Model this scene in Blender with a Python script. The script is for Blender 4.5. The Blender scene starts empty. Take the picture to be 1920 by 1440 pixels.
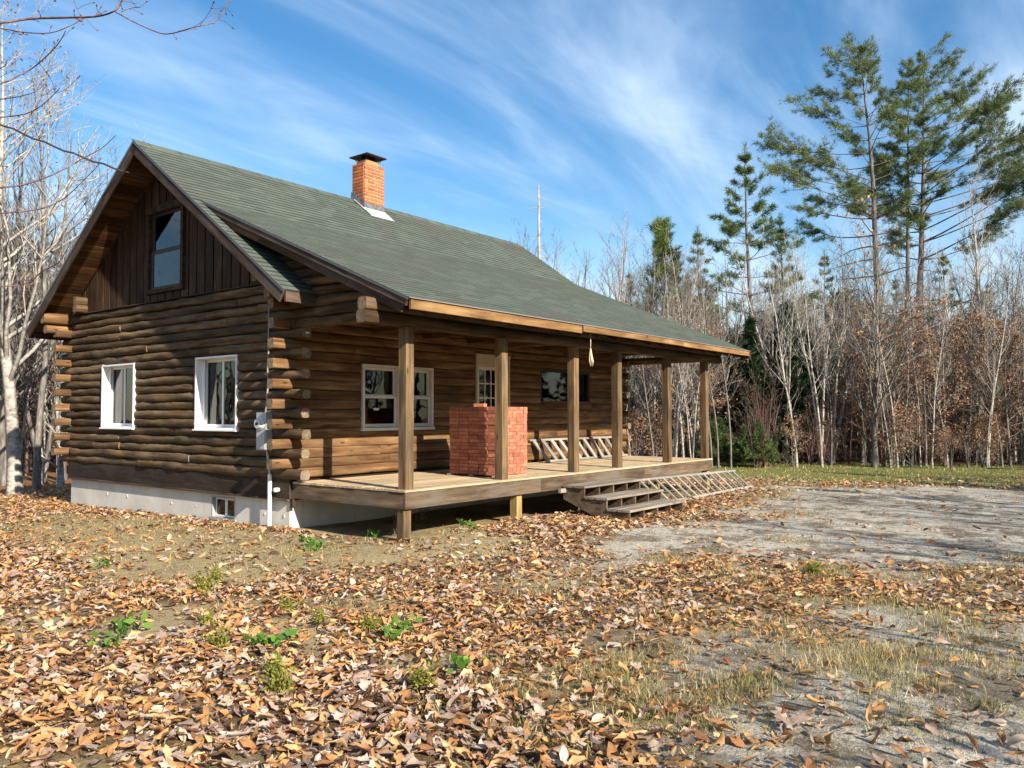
import bpy, math, random
import numpy as np
from mathutils import Matrix, Vector

random.seed(7)
rng = np.random.default_rng(7)
SC = bpy.context.scene
COL = SC.collection
rad = math.radians

# ------------------------------------------------------------------ camera
CAM = np.array([-7.697, -10.331, 1.751])
YAW, PITCH, ROLL, FPX = 0.6627, 0.038, -0.0021, 1512.8
_F = np.array([math.cos(YAW)*math.cos(PITCH), math.sin(YAW)*math.cos(PITCH), math.sin(PITCH)])
_R = np.array([math.sin(YAW), -math.cos(YAW), 0.0])
_U = np.cross(_R, _F)
_R2 = _R*math.cos(ROLL) + _U*math.sin(ROLL)
_U2 = -_R*math.sin(ROLL) + _U*math.cos(ROLL)
cam_data = bpy.data.cameras.new('camera')
cam_data.sensor_fit = 'HORIZONTAL'
cam_data.sensor_width = 36.0
cam_data.lens = FPX/1920*36.0
cam_data.clip_start = 0.05
cam_data.clip_end = 3000
cam = bpy.data.objects.new('camera', cam_data)
COL.objects.link(cam)
cam.matrix_world = Matrix(((_R2[0], _U2[0], -_F[0], CAM[0]), (_R2[1], _U2[1], -_F[1], CAM[1]),
                           (_R2[2], _U2[2], -_F[2], CAM[2]), (0, 0, 0, 1)))
SC.camera = cam

# ------------------------------------------------------------------ world, sun, exposure
SUN = Vector((0.226, 1.0, -0.57)).normalized()          # direction the light travels
SUN_EL = math.asin(-SUN.z)
SUN_AZ = math.atan2(-SUN.x, -SUN.y)                      # clockwise from +Y
world = bpy.data.worlds.new('World')
SC.world = world
world.use_nodes = True
wn, wl = world.node_tree.nodes, world.node_tree.links
wn.clear()
w_out = wn.new('ShaderNodeOutputWorld')
w_bg = wn.new('ShaderNodeBackground')
w_sky = wn.new('ShaderNodeTexSky')
w_sky.sky_type = 'NISHITA'
w_sky.sun_disc = False
w_sky.sun_elevation = SUN_EL
w_sky.sun_rotation = SUN_AZ
w_sky.air_density = 1.15
w_sky.dust_density = 0.25
w_sky.ozone_density = 2.6
w_bg.inputs['Strength'].default_value = 0.072
# thin cirrus: noise laid out on a high flat layer above the place
tc = wn.new('ShaderNodeTexCoord')
sep = wn.new('ShaderNodeSeparateXYZ'); wl.new(tc.outputs['Generated'], sep.inputs[0])
zc = wn.new('ShaderNodeMath'); zc.operation = 'MAXIMUM'; wl.new(sep.outputs['Z'], zc.inputs[0]); zc.inputs[1].default_value = 0.0
za = wn.new('ShaderNodeMath'); za.operation = 'ADD'; wl.new(zc.outputs[0], za.inputs[0]); za.inputs[1].default_value = 0.16
dx = wn.new('ShaderNodeMath'); dx.operation = 'DIVIDE'; wl.new(sep.outputs['X'], dx.inputs[0]); wl.new(za.outputs[0], dx.inputs[1])
dy = wn.new('ShaderNodeMath'); dy.operation = 'DIVIDE'; wl.new(sep.outputs['Y'], dy.inputs[0]); wl.new(za.outputs[0], dy.inputs[1])
cmb = wn.new('ShaderNodeCombineXYZ'); wl.new(dx.outputs[0], cmb.inputs[0]); wl.new(dy.outputs[0], cmb.inputs[1])
def cloud_noise(rot, scale, nscale, detail, dist, lo, hi):
    m = wn.new('ShaderNodeMapping'); m.inputs['Rotation'].default_value = (0, 0, rad(rot)); m.inputs['Scale'].default_value = scale
    m.inputs['Location'].default_value = (3.7, 1.9, 0)
    wl.new(cmb.outputs[0], m.inputs['Vector'])
    n = wn.new('ShaderNodeTexNoise'); n.inputs['Scale'].default_value = nscale; n.inputs['Detail'].default_value = detail
    n.inputs['Distortion'].default_value = dist; n.inputs['Roughness'].default_value = 0.55
    wl.new(m.outputs[0], n.inputs['Vector'])
    r = wn.new('ShaderNodeMapRange'); r.inputs['From Min'].default_value = lo; r.inputs['From Max'].default_value = hi
    r.interpolation_type = 'SMOOTHSTEP'
    wl.new(n.outputs['Fac'], r.inputs['Value'])
    return r.outputs[0]
c1 = cloud_noise(52, (0.42, 1.25, 1), 1.1, 8, 0.9, 0.36, 0.80)
c2 = cloud_noise(-18, (0.5, 1.6, 1), 1.9, 8, 1.1, 0.42, 0.82)
cs = wn.new('ShaderNodeMath'); cs.operation = 'MULTIPLY_ADD'; cs.use_clamp = True
wl.new(c2, cs.inputs[0]); cs.inputs[1].default_value = 0.45; wl.new(c1, cs.inputs[2])
cf = wn.new('ShaderNodeMath'); cf.operation = 'MULTIPLY'; wl.new(cs.outputs[0], cf.inputs[0]); cf.inputs[1].default_value = 0.60
w_hsv = wn.new('ShaderNodeHueSaturation'); w_hsv.inputs['Saturation'].default_value = 1.30; w_hsv.inputs['Value'].default_value = 1.12
wl.new(w_sky.outputs[0], w_hsv.inputs['Color'])
w_mix = wn.new('ShaderNodeMix'); w_mix.data_type = 'RGBA'
wl.new(cf.outputs[0], w_mix.inputs['Factor']); wl.new(w_hsv.outputs[0], w_mix.inputs['A'])
w_mix.inputs['B'].default_value = (7.0, 8.2, 9.6, 1)
wl.new(w_mix.outputs['Result'], w_bg.inputs['Color'])
wl.new(w_bg.outputs[0], w_out.inputs['Surface'])

sun_data = bpy.data.lights.new('sun', 'SUN')
sun_data.energy = 5.0
sun_data.angle = rad(0.55)
sun_data.color = (1.0, 0.90, 0.76)
sun = bpy.data.objects.new('sun', sun_data)
COL.objects.link(sun)
sun.rotation_mode = 'QUATERNION'
sun.rotation_quaternion = SUN.to_track_quat('-Z', 'Y')
sun.location = (0, -30, 30)
SC.view_settings.view_transform = 'Standard'
SC.view_settings.look = 'None'
SC.view_settings.exposure = 1.13
SC.view_settings.gamma = 1.0
SC.cycles.max_bounces = 6
SC.cycles.transparent_max_bounces = 12
SC.cycles.caustics_reflective = False
SC.cycles.caustics_refractive = False

# ------------------------------------------------------------------ helpers
def ray(u, v):
    return _F + _R2*(u-960)/FPX + _U2*(720-v)/FPX
def ground_px(u, v, z=0.03):
    d = ray(u, v); t = (z-CAM[2])/d[2]
    return (CAM + d*t)[:2]
def at(u, depth):
    """ground position seen in picture column u at a distance along the view axis"""
    fh = np.array([math.cos(YAW), math.sin(YAW)]); rh = _R[:2]
    return CAM[:2] + fh*depth + rh*(u-960)/FPX*depth

def hash2(ix, iy, seed):
    n = (ix.astype(np.int64)*374761393 + iy.astype(np.int64)*668265263 + seed*974634777) & 0x7fffffff
    n = ((n ^ (n >> 13))*1274126177) & 0x7fffffff
    return ((n ^ (n >> 16)) & 0xffff)/65535.0
def vnoise(x, y, seed=0):
    x = np.asarray(x, float); y = np.asarray(y, float)
    ix = np.floor(x); iy = np.floor(y); fx = x-ix; fy = y-iy
    fx = fx*fx*(3-2*fx); fy = fy*fy*(3-2*fy)
    a = hash2(ix, iy, seed); b = hash2(ix+1, iy, seed); c = hash2(ix, iy+1, seed); d = hash2(ix+1, iy+1, seed)
    return (a*(1-fx)+b*fx)*(1-fy) + (c*(1-fx)+d*fx)*fy
def fbm(x, y, seed=0, o=4):
    s = 0; a = 0.5; x = np.asarray(x, float); y = np.asarray(y, float)
    for k in range(o):
        s = s + a*vnoise(x*2**k, y*2**k, seed+k*17); a *= 0.5
    return s/(1-0.5**o)
def sstep(a, b, x):
    t = np.clip((np.asarray(x, float)-a)/(b-a), 0, 1); return t*t*(3-2*t)

WM = {}
def thing(name, label, cat, loc=(0, 0, 0), group=None):
    o = bpy.data.objects.new(name, None); COL.objects.link(o)
    o.empty_display_size = 0.2
    o.location = loc; WM[o] = Matrix.Translation(loc)
    o['label'] = label; o['category'] = cat
    if group: o['group'] = group
    return o
def tag(o, label, cat, group=None, kind=None):
    o['label'] = label
    if cat: o['category'] = cat
    if group: o['group'] = group
    if kind: o['kind'] = kind
    return o
def put(name, me, parent=None, M=None):
    o = bpy.data.objects.new(name, me); COL.objects.link(o)
    M = M if M is not None else Matrix.Identity(4)
    WM[o] = M
    if parent is not None:
        o.parent = parent
        o.matrix_parent_inverse = WM[parent].inverted()
    o.matrix_basis = M
    return o
def mesh_np(name, V, F, mat=None, col=None, smooth=False, mats=None, midx=None):
    V = np.ascontiguousarray(V, dtype=np.float32); F = np.asarray(F, dtype=np.int32)
    me = bpy.data.meshes.new(name)
    n, k = F.shape
    me.vertices.add(len(V)); me.vertices.foreach_set('co', V.ravel())
    me.loops.add(n*k); me.loops.foreach_set('vertex_index', F.ravel())
    me.polygons.add(n)
    me.polygons.foreach_set('loop_start', np.arange(0, n*k, k, dtype=np.int32))
    if midx is not None: me.polygons.foreach_set('material_index', np.asarray(midx, dtype=np.int32))
    me.update(calc_edges=True)
    if smooth: me.polygons.foreach_set('use_smooth', np.ones(n, dtype=bool))
    if col is not None:
        a = me.color_attributes.new('Col', 'FLOAT_COLOR', 'POINT')
        c = np.ones((len(V), 4), np.float32); c[:, :3] = col
        a.data.foreach_set('color', c.ravel())
    for m in (mats or [mat]):
        if m: me.materials.append(m)
    return me
class MB:
    def __init__(s): s.v = []; s.f = []; s.m = []
    def add(s, vs, fs, mi=0):
        b = len(s.v); s.v += [tuple(v) for v in vs]; s.f += [tuple(i+b for i in f) for f in fs]; s.m += [mi]*len(fs)
    def box(s, a, b, mi=0):
        x0, y0, z0 = [min(p, q) for p, q in zip(a, b)]; x1, y1, z1 = [max(p, q) for p, q in zip(a, b)]
        s.add([(x0,y0,z0),(x1,y0,z0),(x1,y1,z0),(x0,y1,z0),(x0,y0,z1),(x1,y0,z1),(x1,y1,z1),(x0,y1,z1)],
              [(0,3,2,1),(4,5,6,7),(0,1,5,4),(1,2,6,5),(2,3,7,6),(3,0,4,7)], mi)
    def prism(s, poly, y0, y1, axis='y', mi=0):
        """poly: list of 2-D points, extruded along an axis"""
        def P(p, t):
            return (p[0], t, p[1]) if axis == 'y' else ((t, p[0], p[1]) if axis == 'x' else (p[0], p[1], t))
        n = len(poly)
        vs = [P(p, y0) for p in poly] + [P(p, y1) for p in poly]
        fs = [tuple(range(n)), tuple(range(2*n-1, n-1, -1))] + [(i, i+n, (i+1) % n+n, (i+1) % n) for i in range(n)]
        s.add(vs, fs, mi)
    def tube(s, pts, r, sides=8, mi=0, cap=True):
        pts = [Vector(p) for p in pts]
        rr = r if hasattr(r, '__len__') else [r]*len(pts)
        vs = []; fs = []
        for i, p in enumerate(pts):
            t = (pts[min(i+1, len(pts)-1)] - pts[max(i-1, 0)]).normalized()
            a = t.orthogonal().normalized() if i == 0 else (a - t*a.dot(t)).normalized()
            b = t.cross(a)
            for k in range(sides):
                q = 2*math.pi*k/sides
                vs.append(p + (a*math.cos(q) + b*math.sin(q))*rr[i])
        for i in range(len(pts)-1):
            for k in range(sides):
                k2 = (k+1) % sides
                fs.append((i*sides+k, i*sides+k2, (i+1)*sides+k2, (i+1)*sides+k))
        if cap:
            fs.append(tuple(range(sides-1, -1, -1))); fs.append(tuple(range((len(pts)-1)*sides, len(pts)*sides)))
        s.add(vs, fs, mi)
    def mesh(s, name, mats, smooth=False):
        me = bpy.data.meshes.new(name); me.from_pydata(s.v, [], s.f)
        for m in (mats if isinstance(mats, (list, tuple)) else [mats]): me.materials.append(m)
        if any(s.m): me.polygons.foreach_set('material_index', s.m)
        if smooth: me.polygons.foreach_set('use_smooth', [True]*len(s.f))
        me.update()
        return me
    def build(s, name, mats, parent=None, smooth=False):
        return put(name, s.mesh(name, mats, smooth), parent)

_bc = {}
def beam_mesh(l, w, h, bev, mats):
    """box along local X with chamfered long edges; slot 1 (if any) is the end grain"""
    key = (round(l, 3), round(w, 3), round(h, 3), round(bev, 4), tuple(m.name for m in mats))
    if key in _bc: return _bc[key]
    a, b = w/2, h/2; c = min(bev, a*0.6, b*0.6)
    sec = [(-a+c,-b),(a-c,-b),(a,-b+c),(a,b-c),(a-c,b),(-a+c,b),(-a,b-c),(-a,-b+c)]
    m = MB()
    m.add([(-l/2, y, z) for y, z in sec] + [(l/2, y, z) for y, z in sec],
          [(i, (i+1) % 8, (i+1) % 8+8, i+8) for i in range(8)])
    m.add([(-l/2, y, z) for y, z in sec], [tuple(range(7, -1, -1))], 1 if len(mats) > 1 else 0)
    m.add([(l/2, y, z) for y, z in sec], [tuple(range(8))], 1 if len(mats) > 1 else 0)
    me = m.mesh('timber', mats); _bc[key] = me
    return me
def frame_m(o, x, z):
    x = Vector(x).normalized(); z = Vector(z); z = (z - x*z.dot(x)).normalized(); y = z.cross(x)
    return Matrix(((x.x,y.x,z.x,o[0]),(x.y,y.y,z.y,o[1]),(x.z,y.z,z.z,o[2]),(0,0,0,1)))
def beam(name, p0, p1, w, h, mat, parent, up=(0,0,1), bev=0.006):
    mats = mat if isinstance(mat, (list, tuple)) else [mat]
    p0 = Vector(p0); p1 = Vector(p1)
    return put(name, beam_mesh((p1-p0).length, w, h, bev, mats), parent, frame_m((p0+p1)/2, p1-p0, up))
def abox(name, a, b, mat, parent, bev=0.004):
    """axis-aligned board from corner a to corner b, grain along its longest side"""
    a, b = Vector(a), Vector(b); d = [abs(q) for q in (b-a)]; c = (a+b)/2
    k = d.index(max(d))
    if k == 0: x, z, w, h = (1,0,0), (0,0,1), d[1], d[2]
    elif k == 1: x, z, w, h = (0,1,0), (0,0,1), d[0], d[2]
    else: x, z, w, h = (0,0,1), (0,1,0), d[0], d[1]
    mats = mat if isinstance(mat, (list, tuple)) else [mat]
    return put(name, beam_mesh(d[k], w, h, bev, mats), parent, frame_m(c, x, z))
def log_mesh(L, ry, rz, seed, mats, bump=0.06, seg=10, p=0.72, taper=0.0, step=0.16, flat_back=False):
    r = np.random.default_rng(seed)
    n = max(3, int(L/step)+1); xs = np.linspace(-L/2, L/2, n)
    ang = np.linspace(0, 2*math.pi, seg, endpoint=False)
    cy = np.sign(np.cos(ang))*np.abs(np.cos(ang))**p; sz = np.sign(np.sin(ang))*np.abs(np.sin(ang))**p
    g = r.random((n+6, seg)); V = np.zeros((n, seg, 3))
    low = np.interp(np.arange(n), np.arange(0, n+4, 4), r.random(len(np.arange(0, n+4, 4))))
    lo2 = np.interp(np.arange(n), np.arange(0, n+4, 4), r.random(len(np.arange(0, n+4, 4))))
    f = 1 + bump*(0.55*(g[:n]-0.5)*1.2 + (low[:, None]-0.5)*0.9)
    if bump > 0.05:                                        # knots
        for q in range(int(L*1.1)):
            i = r.integers(0, n); k = r.integers(0, seg); f[i, k] *= 1.0+0.16*r.random()
    f = f*(1-taper*(np.linspace(0, 1, n)[:, None]))
    V[:, :, 0] = xs[:, None]
    V[:, :, 1] = ry*cy[None]*f + (low[:, None]-0.5)*bump*0.12
    V[:, :, 2] = rz*sz[None]*(1+(f-1)*0.9) + (lo2[:, None]-0.5)*bump*0.16
    m = MB()
    vs = V.reshape(-1, 3)
    fs = []
    for i in range(n-1):
        for k in range(seg):
            k2 = (k+1) % seg
            fs.append((i*seg+k, i*seg+k2, (i+1)*seg+k2, (i+1)*seg+k))
    m.add(vs, fs)
    e = len(mats) > 1
    m.add(V[0]*[1, .985, .985], [tuple(range(seg-1, -1, -1))], 1 if e else 0)
    m.add(V[-1]*[1, .985, .985], [tuple(range(seg))], 1 if e else 0)
    me = m.mesh('log', mats)
    sm = [len(p.vertices) == 4 for p in me.polygons]; me.polygons.foreach_set('use_smooth', sm)
    return me
LOGSEED = [100]
def log(name, p0, p1, ry, rz, mats, parent, bump=0.06, **k):
    p0 = Vector(p0); p1 = Vector(p1); LOGSEED[0] += 1
    me = log_mesh((p1-p0).length, ry, rz, LOGSEED[0], mats, bump, **k)
    return put(name, me, parent, frame_m((p0+p1)/2, p1-p0, (0,0,1)))

# ------------------------------------------------------------------ materials
class NT:
    def __init__(s, name, rough=0.8, spec=0.25):
        s.m = bpy.data.materials.new(name); s.m.use_nodes = True
        s.n = s.m.node_tree.nodes; s.l = s.m.node_tree.links
        s.b = s.n['Principled BSDF']; s.b.inputs['Roughness'].default_value = rough
        s.b.inputs['Specular IOR Level'].default_value = spec
    def new(s, t, **kw):
        n = s.n.new(t)
        for k, v in kw.items():
            if k in n.inputs: n.inputs[k].default_value = v
            else: setattr(n, k, v)
        return n
    def noise(s, vec, scale, detail=5, rough=0.55, dist=0.0):
        n = s.new('ShaderNodeTexNoise', Scale=scale, Detail=detail, Roughness=rough, Distortion=dist)
        if vec is not None: s.l.new(vec, n.inputs['Vector'])
        return n.outputs['Fac']
    def ramp(s, fac, stops):
        r = s.new('ShaderNodeValToRGB'); s.l.new(fac, r.inputs[0])
        e = r.color_ramp.elements
        while len(e) < len(stops): e.new(0.5)
        for q, (p, c) in zip(e, stops):
            q.position = p; q.color = (*c, 1) if len(c) == 3 else c
        return r.outputs[0]
    def mix(s, fac, a, b, blend='MIX'):
        n = s.new('ShaderNodeMix', data_type='RGBA', blend_type=blend)
        for i, x in (('Factor', fac), ('A', a), ('B', b)):
            if isinstance(x, (int, float)): n.inputs[i].default_value = x
            elif isinstance(x, tuple): n.inputs[i].default_value = (*x, 1)
            else: s.l.new(x, n.inputs[i])
        return n.outputs['Result']
    def math(s, op, a, b=None, clamp=False):
        n = s.new('ShaderNodeMath', operation=op, use_clamp=clamp)
        for i, x in ((0, a), (1, b)):
            if x is None: continue
            if isinstance(x, (int, float)): n.inputs[i].default_value = x
            else: s.l.new(x, n.inputs[i])
        return n.outputs[0]
    def mapr(s, v, a, b, c=0.0, d=1.0):
        n = s.new('ShaderNodeMapRange', interpolation_type='SMOOTHSTEP')
        s.l.new(v, n.inputs['Value'])
        for k, x in (('From Min', a), ('From Max', b), ('To Min', c), ('To Max', d)): n.inputs[k].default_value = x
        return n.outputs[0]
    def coords(s, kind='Object', scale=(1,1,1), jitter=0.0):
        t = s.new('ShaderNodeTexCoord'); v = t.outputs[kind]
        if jitter:
            oi = s.new('ShaderNodeObjectInfo')
            mul = s.new('ShaderNodeVectorMath', operation='MULTIPLY'); s.l.new(oi.outputs['Random'], mul.inputs[0]); mul.inputs[1].default_value = (jitter, jitter*1.7, jitter*0.6)
            add = s.new('ShaderNodeVectorMath', operation='ADD'); s.l.new(v, add.inputs[0]); s.l.new(mul.outputs[0], add.inputs[1]); v = add.outputs[0]
        m = s.new('ShaderNodeMapping'); m.inputs['Scale'].default_value = scale; s.l.new(v, m.inputs['Vector'])
        return m.outputs[0]
    def rand(s): return s.new('ShaderNodeObjectInfo').outputs['Random']
    def bump(s, h, strength=0.4, dist=0.02):
        b = s.new('ShaderNodeBump', Strength=strength, Distance=dist); s.l.new(h, b.inputs['Height']); s.l.new(b.outputs[0], s.b.inputs['Normal'])
    def color(s, c):
        if isinstance(c, tuple): s.b.inputs['Base Color'].default_value = (*c, 1)
        else: s.l.new(c, s.b.inputs['Base Color'])
        return s.m

def wood(name, dark, mid, light, grey=None, greyamt=0.35, var=0.45, grain=16.0, bump=0.5, knots=True, rough=0.78):
    t = NT(name, rough, 0.2)
    v = t.coords('Object', (1.1, grain, grain), 37.0)
    n1 = t.noise(v, 1.0, 7, 0.6, 0.6)
    c = t.ramp(n1, [(0.28, dark), (0.5, mid), (0.74, light)])
    v2 = t.coords('Object', (0.9, 2.6, 2.6), 91.0)
    n2 = t.noise(v2, 1.6, 4, 0.6, 0.4)
    if grey: c = t.mix(t.mapr(n2, 0.45, 0.68, 0, greyamt), c, grey)
    n3 = t.noise(t.coords('Object', (0.5, 1.4, 1.4), 53.0), 2.2, 3)
    c = t.mix(t.mapr(n3, 0.42, 0.70, 0.0, 0.55), c, dark)
    if knots:
        vo = t.new('ShaderNodeTexVoronoi', Scale=1.0, Randomness=1.0); t.l.new(t.coords('Object', (2.1, 8.0, 8.0), 17.0), vo.inputs['Vector'])
        kc = t.new('ShaderNodeSeparateColor'); t.l.new(vo.outputs['Color'], kc.inputs[0]); pick = t.mapr(kc.outputs[0], 0.60, 0.62)
        k = t.math('MULTIPLY', t.mapr(vo.outputs['Distance'], 0.05, 0.15, 1.0, 0.0), pick)
        c = t.mix(t.math('MULTIPLY', k, 0.85), c, tuple(x*0.35 for x in dark))
    hs = t.new('ShaderNodeHueSaturation'); t.l.new(c, hs.inputs['Color'])
    r = t.rand()
    vv = t.new('ShaderNodeMapRange'); t.l.new(r, vv.inputs['Value']); vv.inputs['To Min'].default_value = 1-var; vv.inputs['To Max'].default_value = 1+var*0.8
    t.l.new(vv.outputs[0], hs.inputs['Value'])
    t.bump(n1, bump, 0.012)
    return t.color(hs.outputs[0])
def plain(name, c, rough=0.6, spec=0.4, metal=0.0, nvar=0.15, nscale=6.0):
    t = NT(name, rough, spec); t.b.inputs['Metallic'].default_value = metal
    n = t.noise(t.coords('Object', (1,1,1), 11.0), nscale, 5)
    return t.color(t.mix(t.mapr(n, 0.35, 0.7), tuple(x*(1-nvar) for x in c), tuple(min(1, x*(1+nvar*0.5)) for x in c)))

M_LOG = wood('weathered_dark_log', (0.026,0.015,0.007), (0.100,0.062,0.031), (0.215,0.135,0.066), (0.19,0.148,0.097), 0.42, 0.38, 13, 0.9)
M_LOGW = wood('warm_brown_log', (0.045,0.020,0.009), (0.140,0.072,0.029), (0.31,0.190,0.088), (0.17,0.115,0.068), 0.40, 0.30, 12)
M_END = wood('log_end_grain', (0.085,0.058,0.036), (0.19,0.14,0.085), (0.30,0.23,0.15), (0.24,0.21,0.17), 0.5, 0.3, 20, 0.5)
M_BOARD = wood('dark_board', (0.018,0.009,0.005), (0.052,0.026,0.012), (0.11,0.060,0.028), (0.10,0.085,0.062), 0.35, 0.4, 18)
M_SOFFIT = wood('soffit_plank', (0.035,0.016,0.007), (0.095,0.046,0.018), (0.17,0.092,0.038), None, 0, 0.55, 16)
M_RAKE = wood('rake_board', (0.022,0.013,0.009), (0.062,0.038,0.025), (0.12,0.078,0.050), (0.13,0.11,0.095), 0.5, 0.3, 16)
M_FASCIA = wood('eave_fascia', (0.085,0.042,0.015), (0.22,0.122,0.047), (0.34,0.215,0.095), (0.13,0.075,0.036), 0.55, 0.12, 11)
M_POST = wood('porch_post', (0.042,0.026,0.014), (0.165,0.104,0.050), (0.29,0.195,0.096), (0.085,0.070,0.052), 0.75, 0.2, 20)
M_RIM = wood('rim_joist', (0.040,0.026,0.017), (0.115,0.078,0.048), (0.20,0.142,0.090), (0.155,0.135,0.11), 0.6, 0.18, 15)
M_DECK = wood('deck_board', (0.27,0.19,0.11), (0.45,0.34,0.205), (0.58,0.465,0.31), (0.43,0.37,0.28), 0.5, 0.22, 18, 0.4)
M_STEP = wood('step_tread', (0.12,0.098,0.076), (0.23,0.19,0.15), (0.34,0.29,0.24), (0.29,0.265,0.24), 0.6, 0.2, 16)
M_NEWPOST = wood('treated_post', (0.16,0.11,0.045), (0.33,0.235,0.095), (0.46,0.35,0.16), None, 0, 0.2, 16)
M_SILLB = wood('sill_board', (0.014,0.009,0.007), (0.034,0.022,0.016), (0.062,0.043,0.032), (0.07,0.06,0.05), 0.35, 0.2, 12)
M_LADDER = wood('grey_ladder', (0.14,0.125,0.105), (0.27,0.25,0.22), (0.41,0.385,0.35), (0.31,0.295,0.27), 0.5, 0.2, 20, knots=False)
M_WHITE = plain('white_vinyl', (0.80,0.80,0.79), 0.4, 0.4, 0, 0.04)
M_CREAM = plain('cream_trim', (0.50,0.41,0.30), 0.6, 0.3, 0, 0.1)
M_CASING = plain('off_white_casing', (0.62,0.58,0.53), 0.5, 0.3, 0, 0.08)
M_GREYW = plain('grey_window_frame', (0.33,0.32,0.32), 0.5, 0.4, 0, 0.08)
M_BROWNF = plain('brown_window_frame', (0.035,0.022,0.018), 0.5, 0.3)
M_MAROON = plain('maroon_sill', (0.10,0.030,0.024), 0.6, 0.3)
M_BLACK = plain('black_metal', (0.012,0.012,0.013), 0.45, 0.5, 0.3)
M_METERG = plain('grey_meter_paint', (0.42,0.43,0.45), 0.45, 0.5, 0.2, 0.06)
M_LEAD = plain('lead_flashing', (0.20,0.20,0.21), 0.5, 0.5, 0.5, 0.35, 9)
M_APRON = plain('bright_flashing', (0.62,0.61,0.58), 0.5, 0.5, 0.3, 0.25, 9)
M_DRIP = plain('drip_edge', (0.30,0.26,0.24), 0.5, 0.5, 0.3, 0.1)
M_DRIPD = plain('dark_drip_edge', (0.12,0.12,0.125), 0.5, 0.5, 0.3, 0.1)
M_ROPE = plain('pale_rope', (0.52,0.44,0.30), 0.9, 0.1)
M_CABLE = plain('black_cable', (0.02,0.02,0.022), 0.6, 0.3)
M_WIRE = plain('grey_service_wire', (0.33,0.30,0.27), 0.6, 0.3)
M_INSIDE = plain('interior_wall', (0.09,0.075,0.06), 0.9, 0.1)
M_PALE = plain('matte_white', (0.62,0.62,0.60), 0.8, 0.1)
M_MORTAR = plain('mortar', (0.62,0.54,0.44), 0.9, 0.1, 0, 0.2, 20)
M_CLAY = plain('clay_flue', (0.47,0.20,0.10), 0.8, 0.2)
def glass(name, refl):
    m = bpy.data.materials.new(name); m.use_nodes = True
    n, l = m.node_tree.nodes, m.node_tree.links; n.clear()
    o = n.new('ShaderNodeOutputMaterial'); mx = n.new('ShaderNodeMixShader'); tr = n.new('ShaderNodeBsdfTransparent'); gl = n.new('ShaderNodeBsdfGlossy')
    tr.inputs[0].default_value = (0.6, 0.64, 0.64, 1); gl.inputs['Roughness'].default_value = 0.012; gl.inputs[0].default_value = (0.95, 0.97, 1, 1)
    fr = n.new('ShaderNodeFresnel'); fr.inputs['IOR'].default_value = 1.5
    mu = n.new('ShaderNodeMath'); mu.operation = 'MULTIPLY_ADD'; mu.use_clamp = True; mu.inputs[1].default_value = 1.1; mu.inputs[2].default_value = refl
    nz = n.new('ShaderNodeTexNoise'); nz.inputs['Scale'].default_value = 2.2; nz.inputs['Detail'].default_value = 1
    tcn = n.new('ShaderNodeTexCoord'); l.new(tcn.outputs['Object'], nz.inputs['Vector'])
    bp = n.new('ShaderNodeBump'); bp.inputs['Strength'].default_value = 0.05; bp.inputs['Distance'].default_value = 0.05; l.new(nz.outputs['Fac'], bp.inputs['Height'])
    l.new(bp.outputs[0], gl.inputs['Normal'])
    l.new(fr.outputs[0], mu.inputs[0]); l.new(mu.outputs[0], mx.inputs[0]); l.new(tr.outputs[0], mx.inputs[1]); l.new(gl.outputs[0], mx.inputs[2]); l.new(mx.outputs[0], o.inputs[0])
    return m
M_GLASS = glass('window_glass', 0.0)

def brick_mat(name, stops, var):
    t = NT(name, 0.85, 0.15)
    v = t.coords('Object', (1,1,1), 23.0)
    n = t.noise(v, 18, 6, 0.65)
    c = t.ramp(n, stops)
    hs = t.new('ShaderNodeHueSaturation'); t.l.new(c, hs.inputs['Color'])
    vv = t.new('ShaderNodeMapRange'); t.l.new(t.rand(), vv.inputs['Value']); vv.inputs['To Min'].default_value = 1-var; vv.inputs['To Max'].default_value = 1+var
    t.l.new(vv.outputs[0], hs.inputs['Value'])
    t.bump(t.noise(v, 60, 3), 0.3, 0.004)
    return t.color(hs.outputs[0])
M_BRICK = brick_mat('stack_brick', [(0.3, (0.27,0.085,0.050)), (0.52, (0.38,0.140,0.084)), (0.75, (0.47,0.225,0.15))], 0.28)
M_CBRICK = brick_mat('chimney_brick', [(0.3, (0.30,0.085,0.030)), (0.55, (0.43,0.14,0.05)), (0.8, (0.52,0.21,0.085))], 0.30)

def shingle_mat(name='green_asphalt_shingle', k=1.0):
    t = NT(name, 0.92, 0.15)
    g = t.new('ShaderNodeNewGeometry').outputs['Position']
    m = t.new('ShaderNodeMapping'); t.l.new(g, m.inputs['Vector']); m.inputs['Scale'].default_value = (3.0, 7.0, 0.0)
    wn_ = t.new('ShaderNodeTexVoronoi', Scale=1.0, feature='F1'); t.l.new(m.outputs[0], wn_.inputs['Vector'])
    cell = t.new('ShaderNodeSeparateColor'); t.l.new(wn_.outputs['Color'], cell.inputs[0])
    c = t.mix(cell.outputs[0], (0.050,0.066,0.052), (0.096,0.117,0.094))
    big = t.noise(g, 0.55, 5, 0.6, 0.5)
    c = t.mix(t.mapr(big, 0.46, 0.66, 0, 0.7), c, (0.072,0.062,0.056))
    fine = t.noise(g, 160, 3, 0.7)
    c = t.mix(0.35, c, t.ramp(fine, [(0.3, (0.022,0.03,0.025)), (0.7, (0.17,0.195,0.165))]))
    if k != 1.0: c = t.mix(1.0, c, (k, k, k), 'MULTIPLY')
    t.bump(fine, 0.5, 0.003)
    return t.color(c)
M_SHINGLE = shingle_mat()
M_SHBAND = shingle_mat('shingle_shadow_band', 0.35)   # row-line shade painted as a dark strip on each shingle
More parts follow.
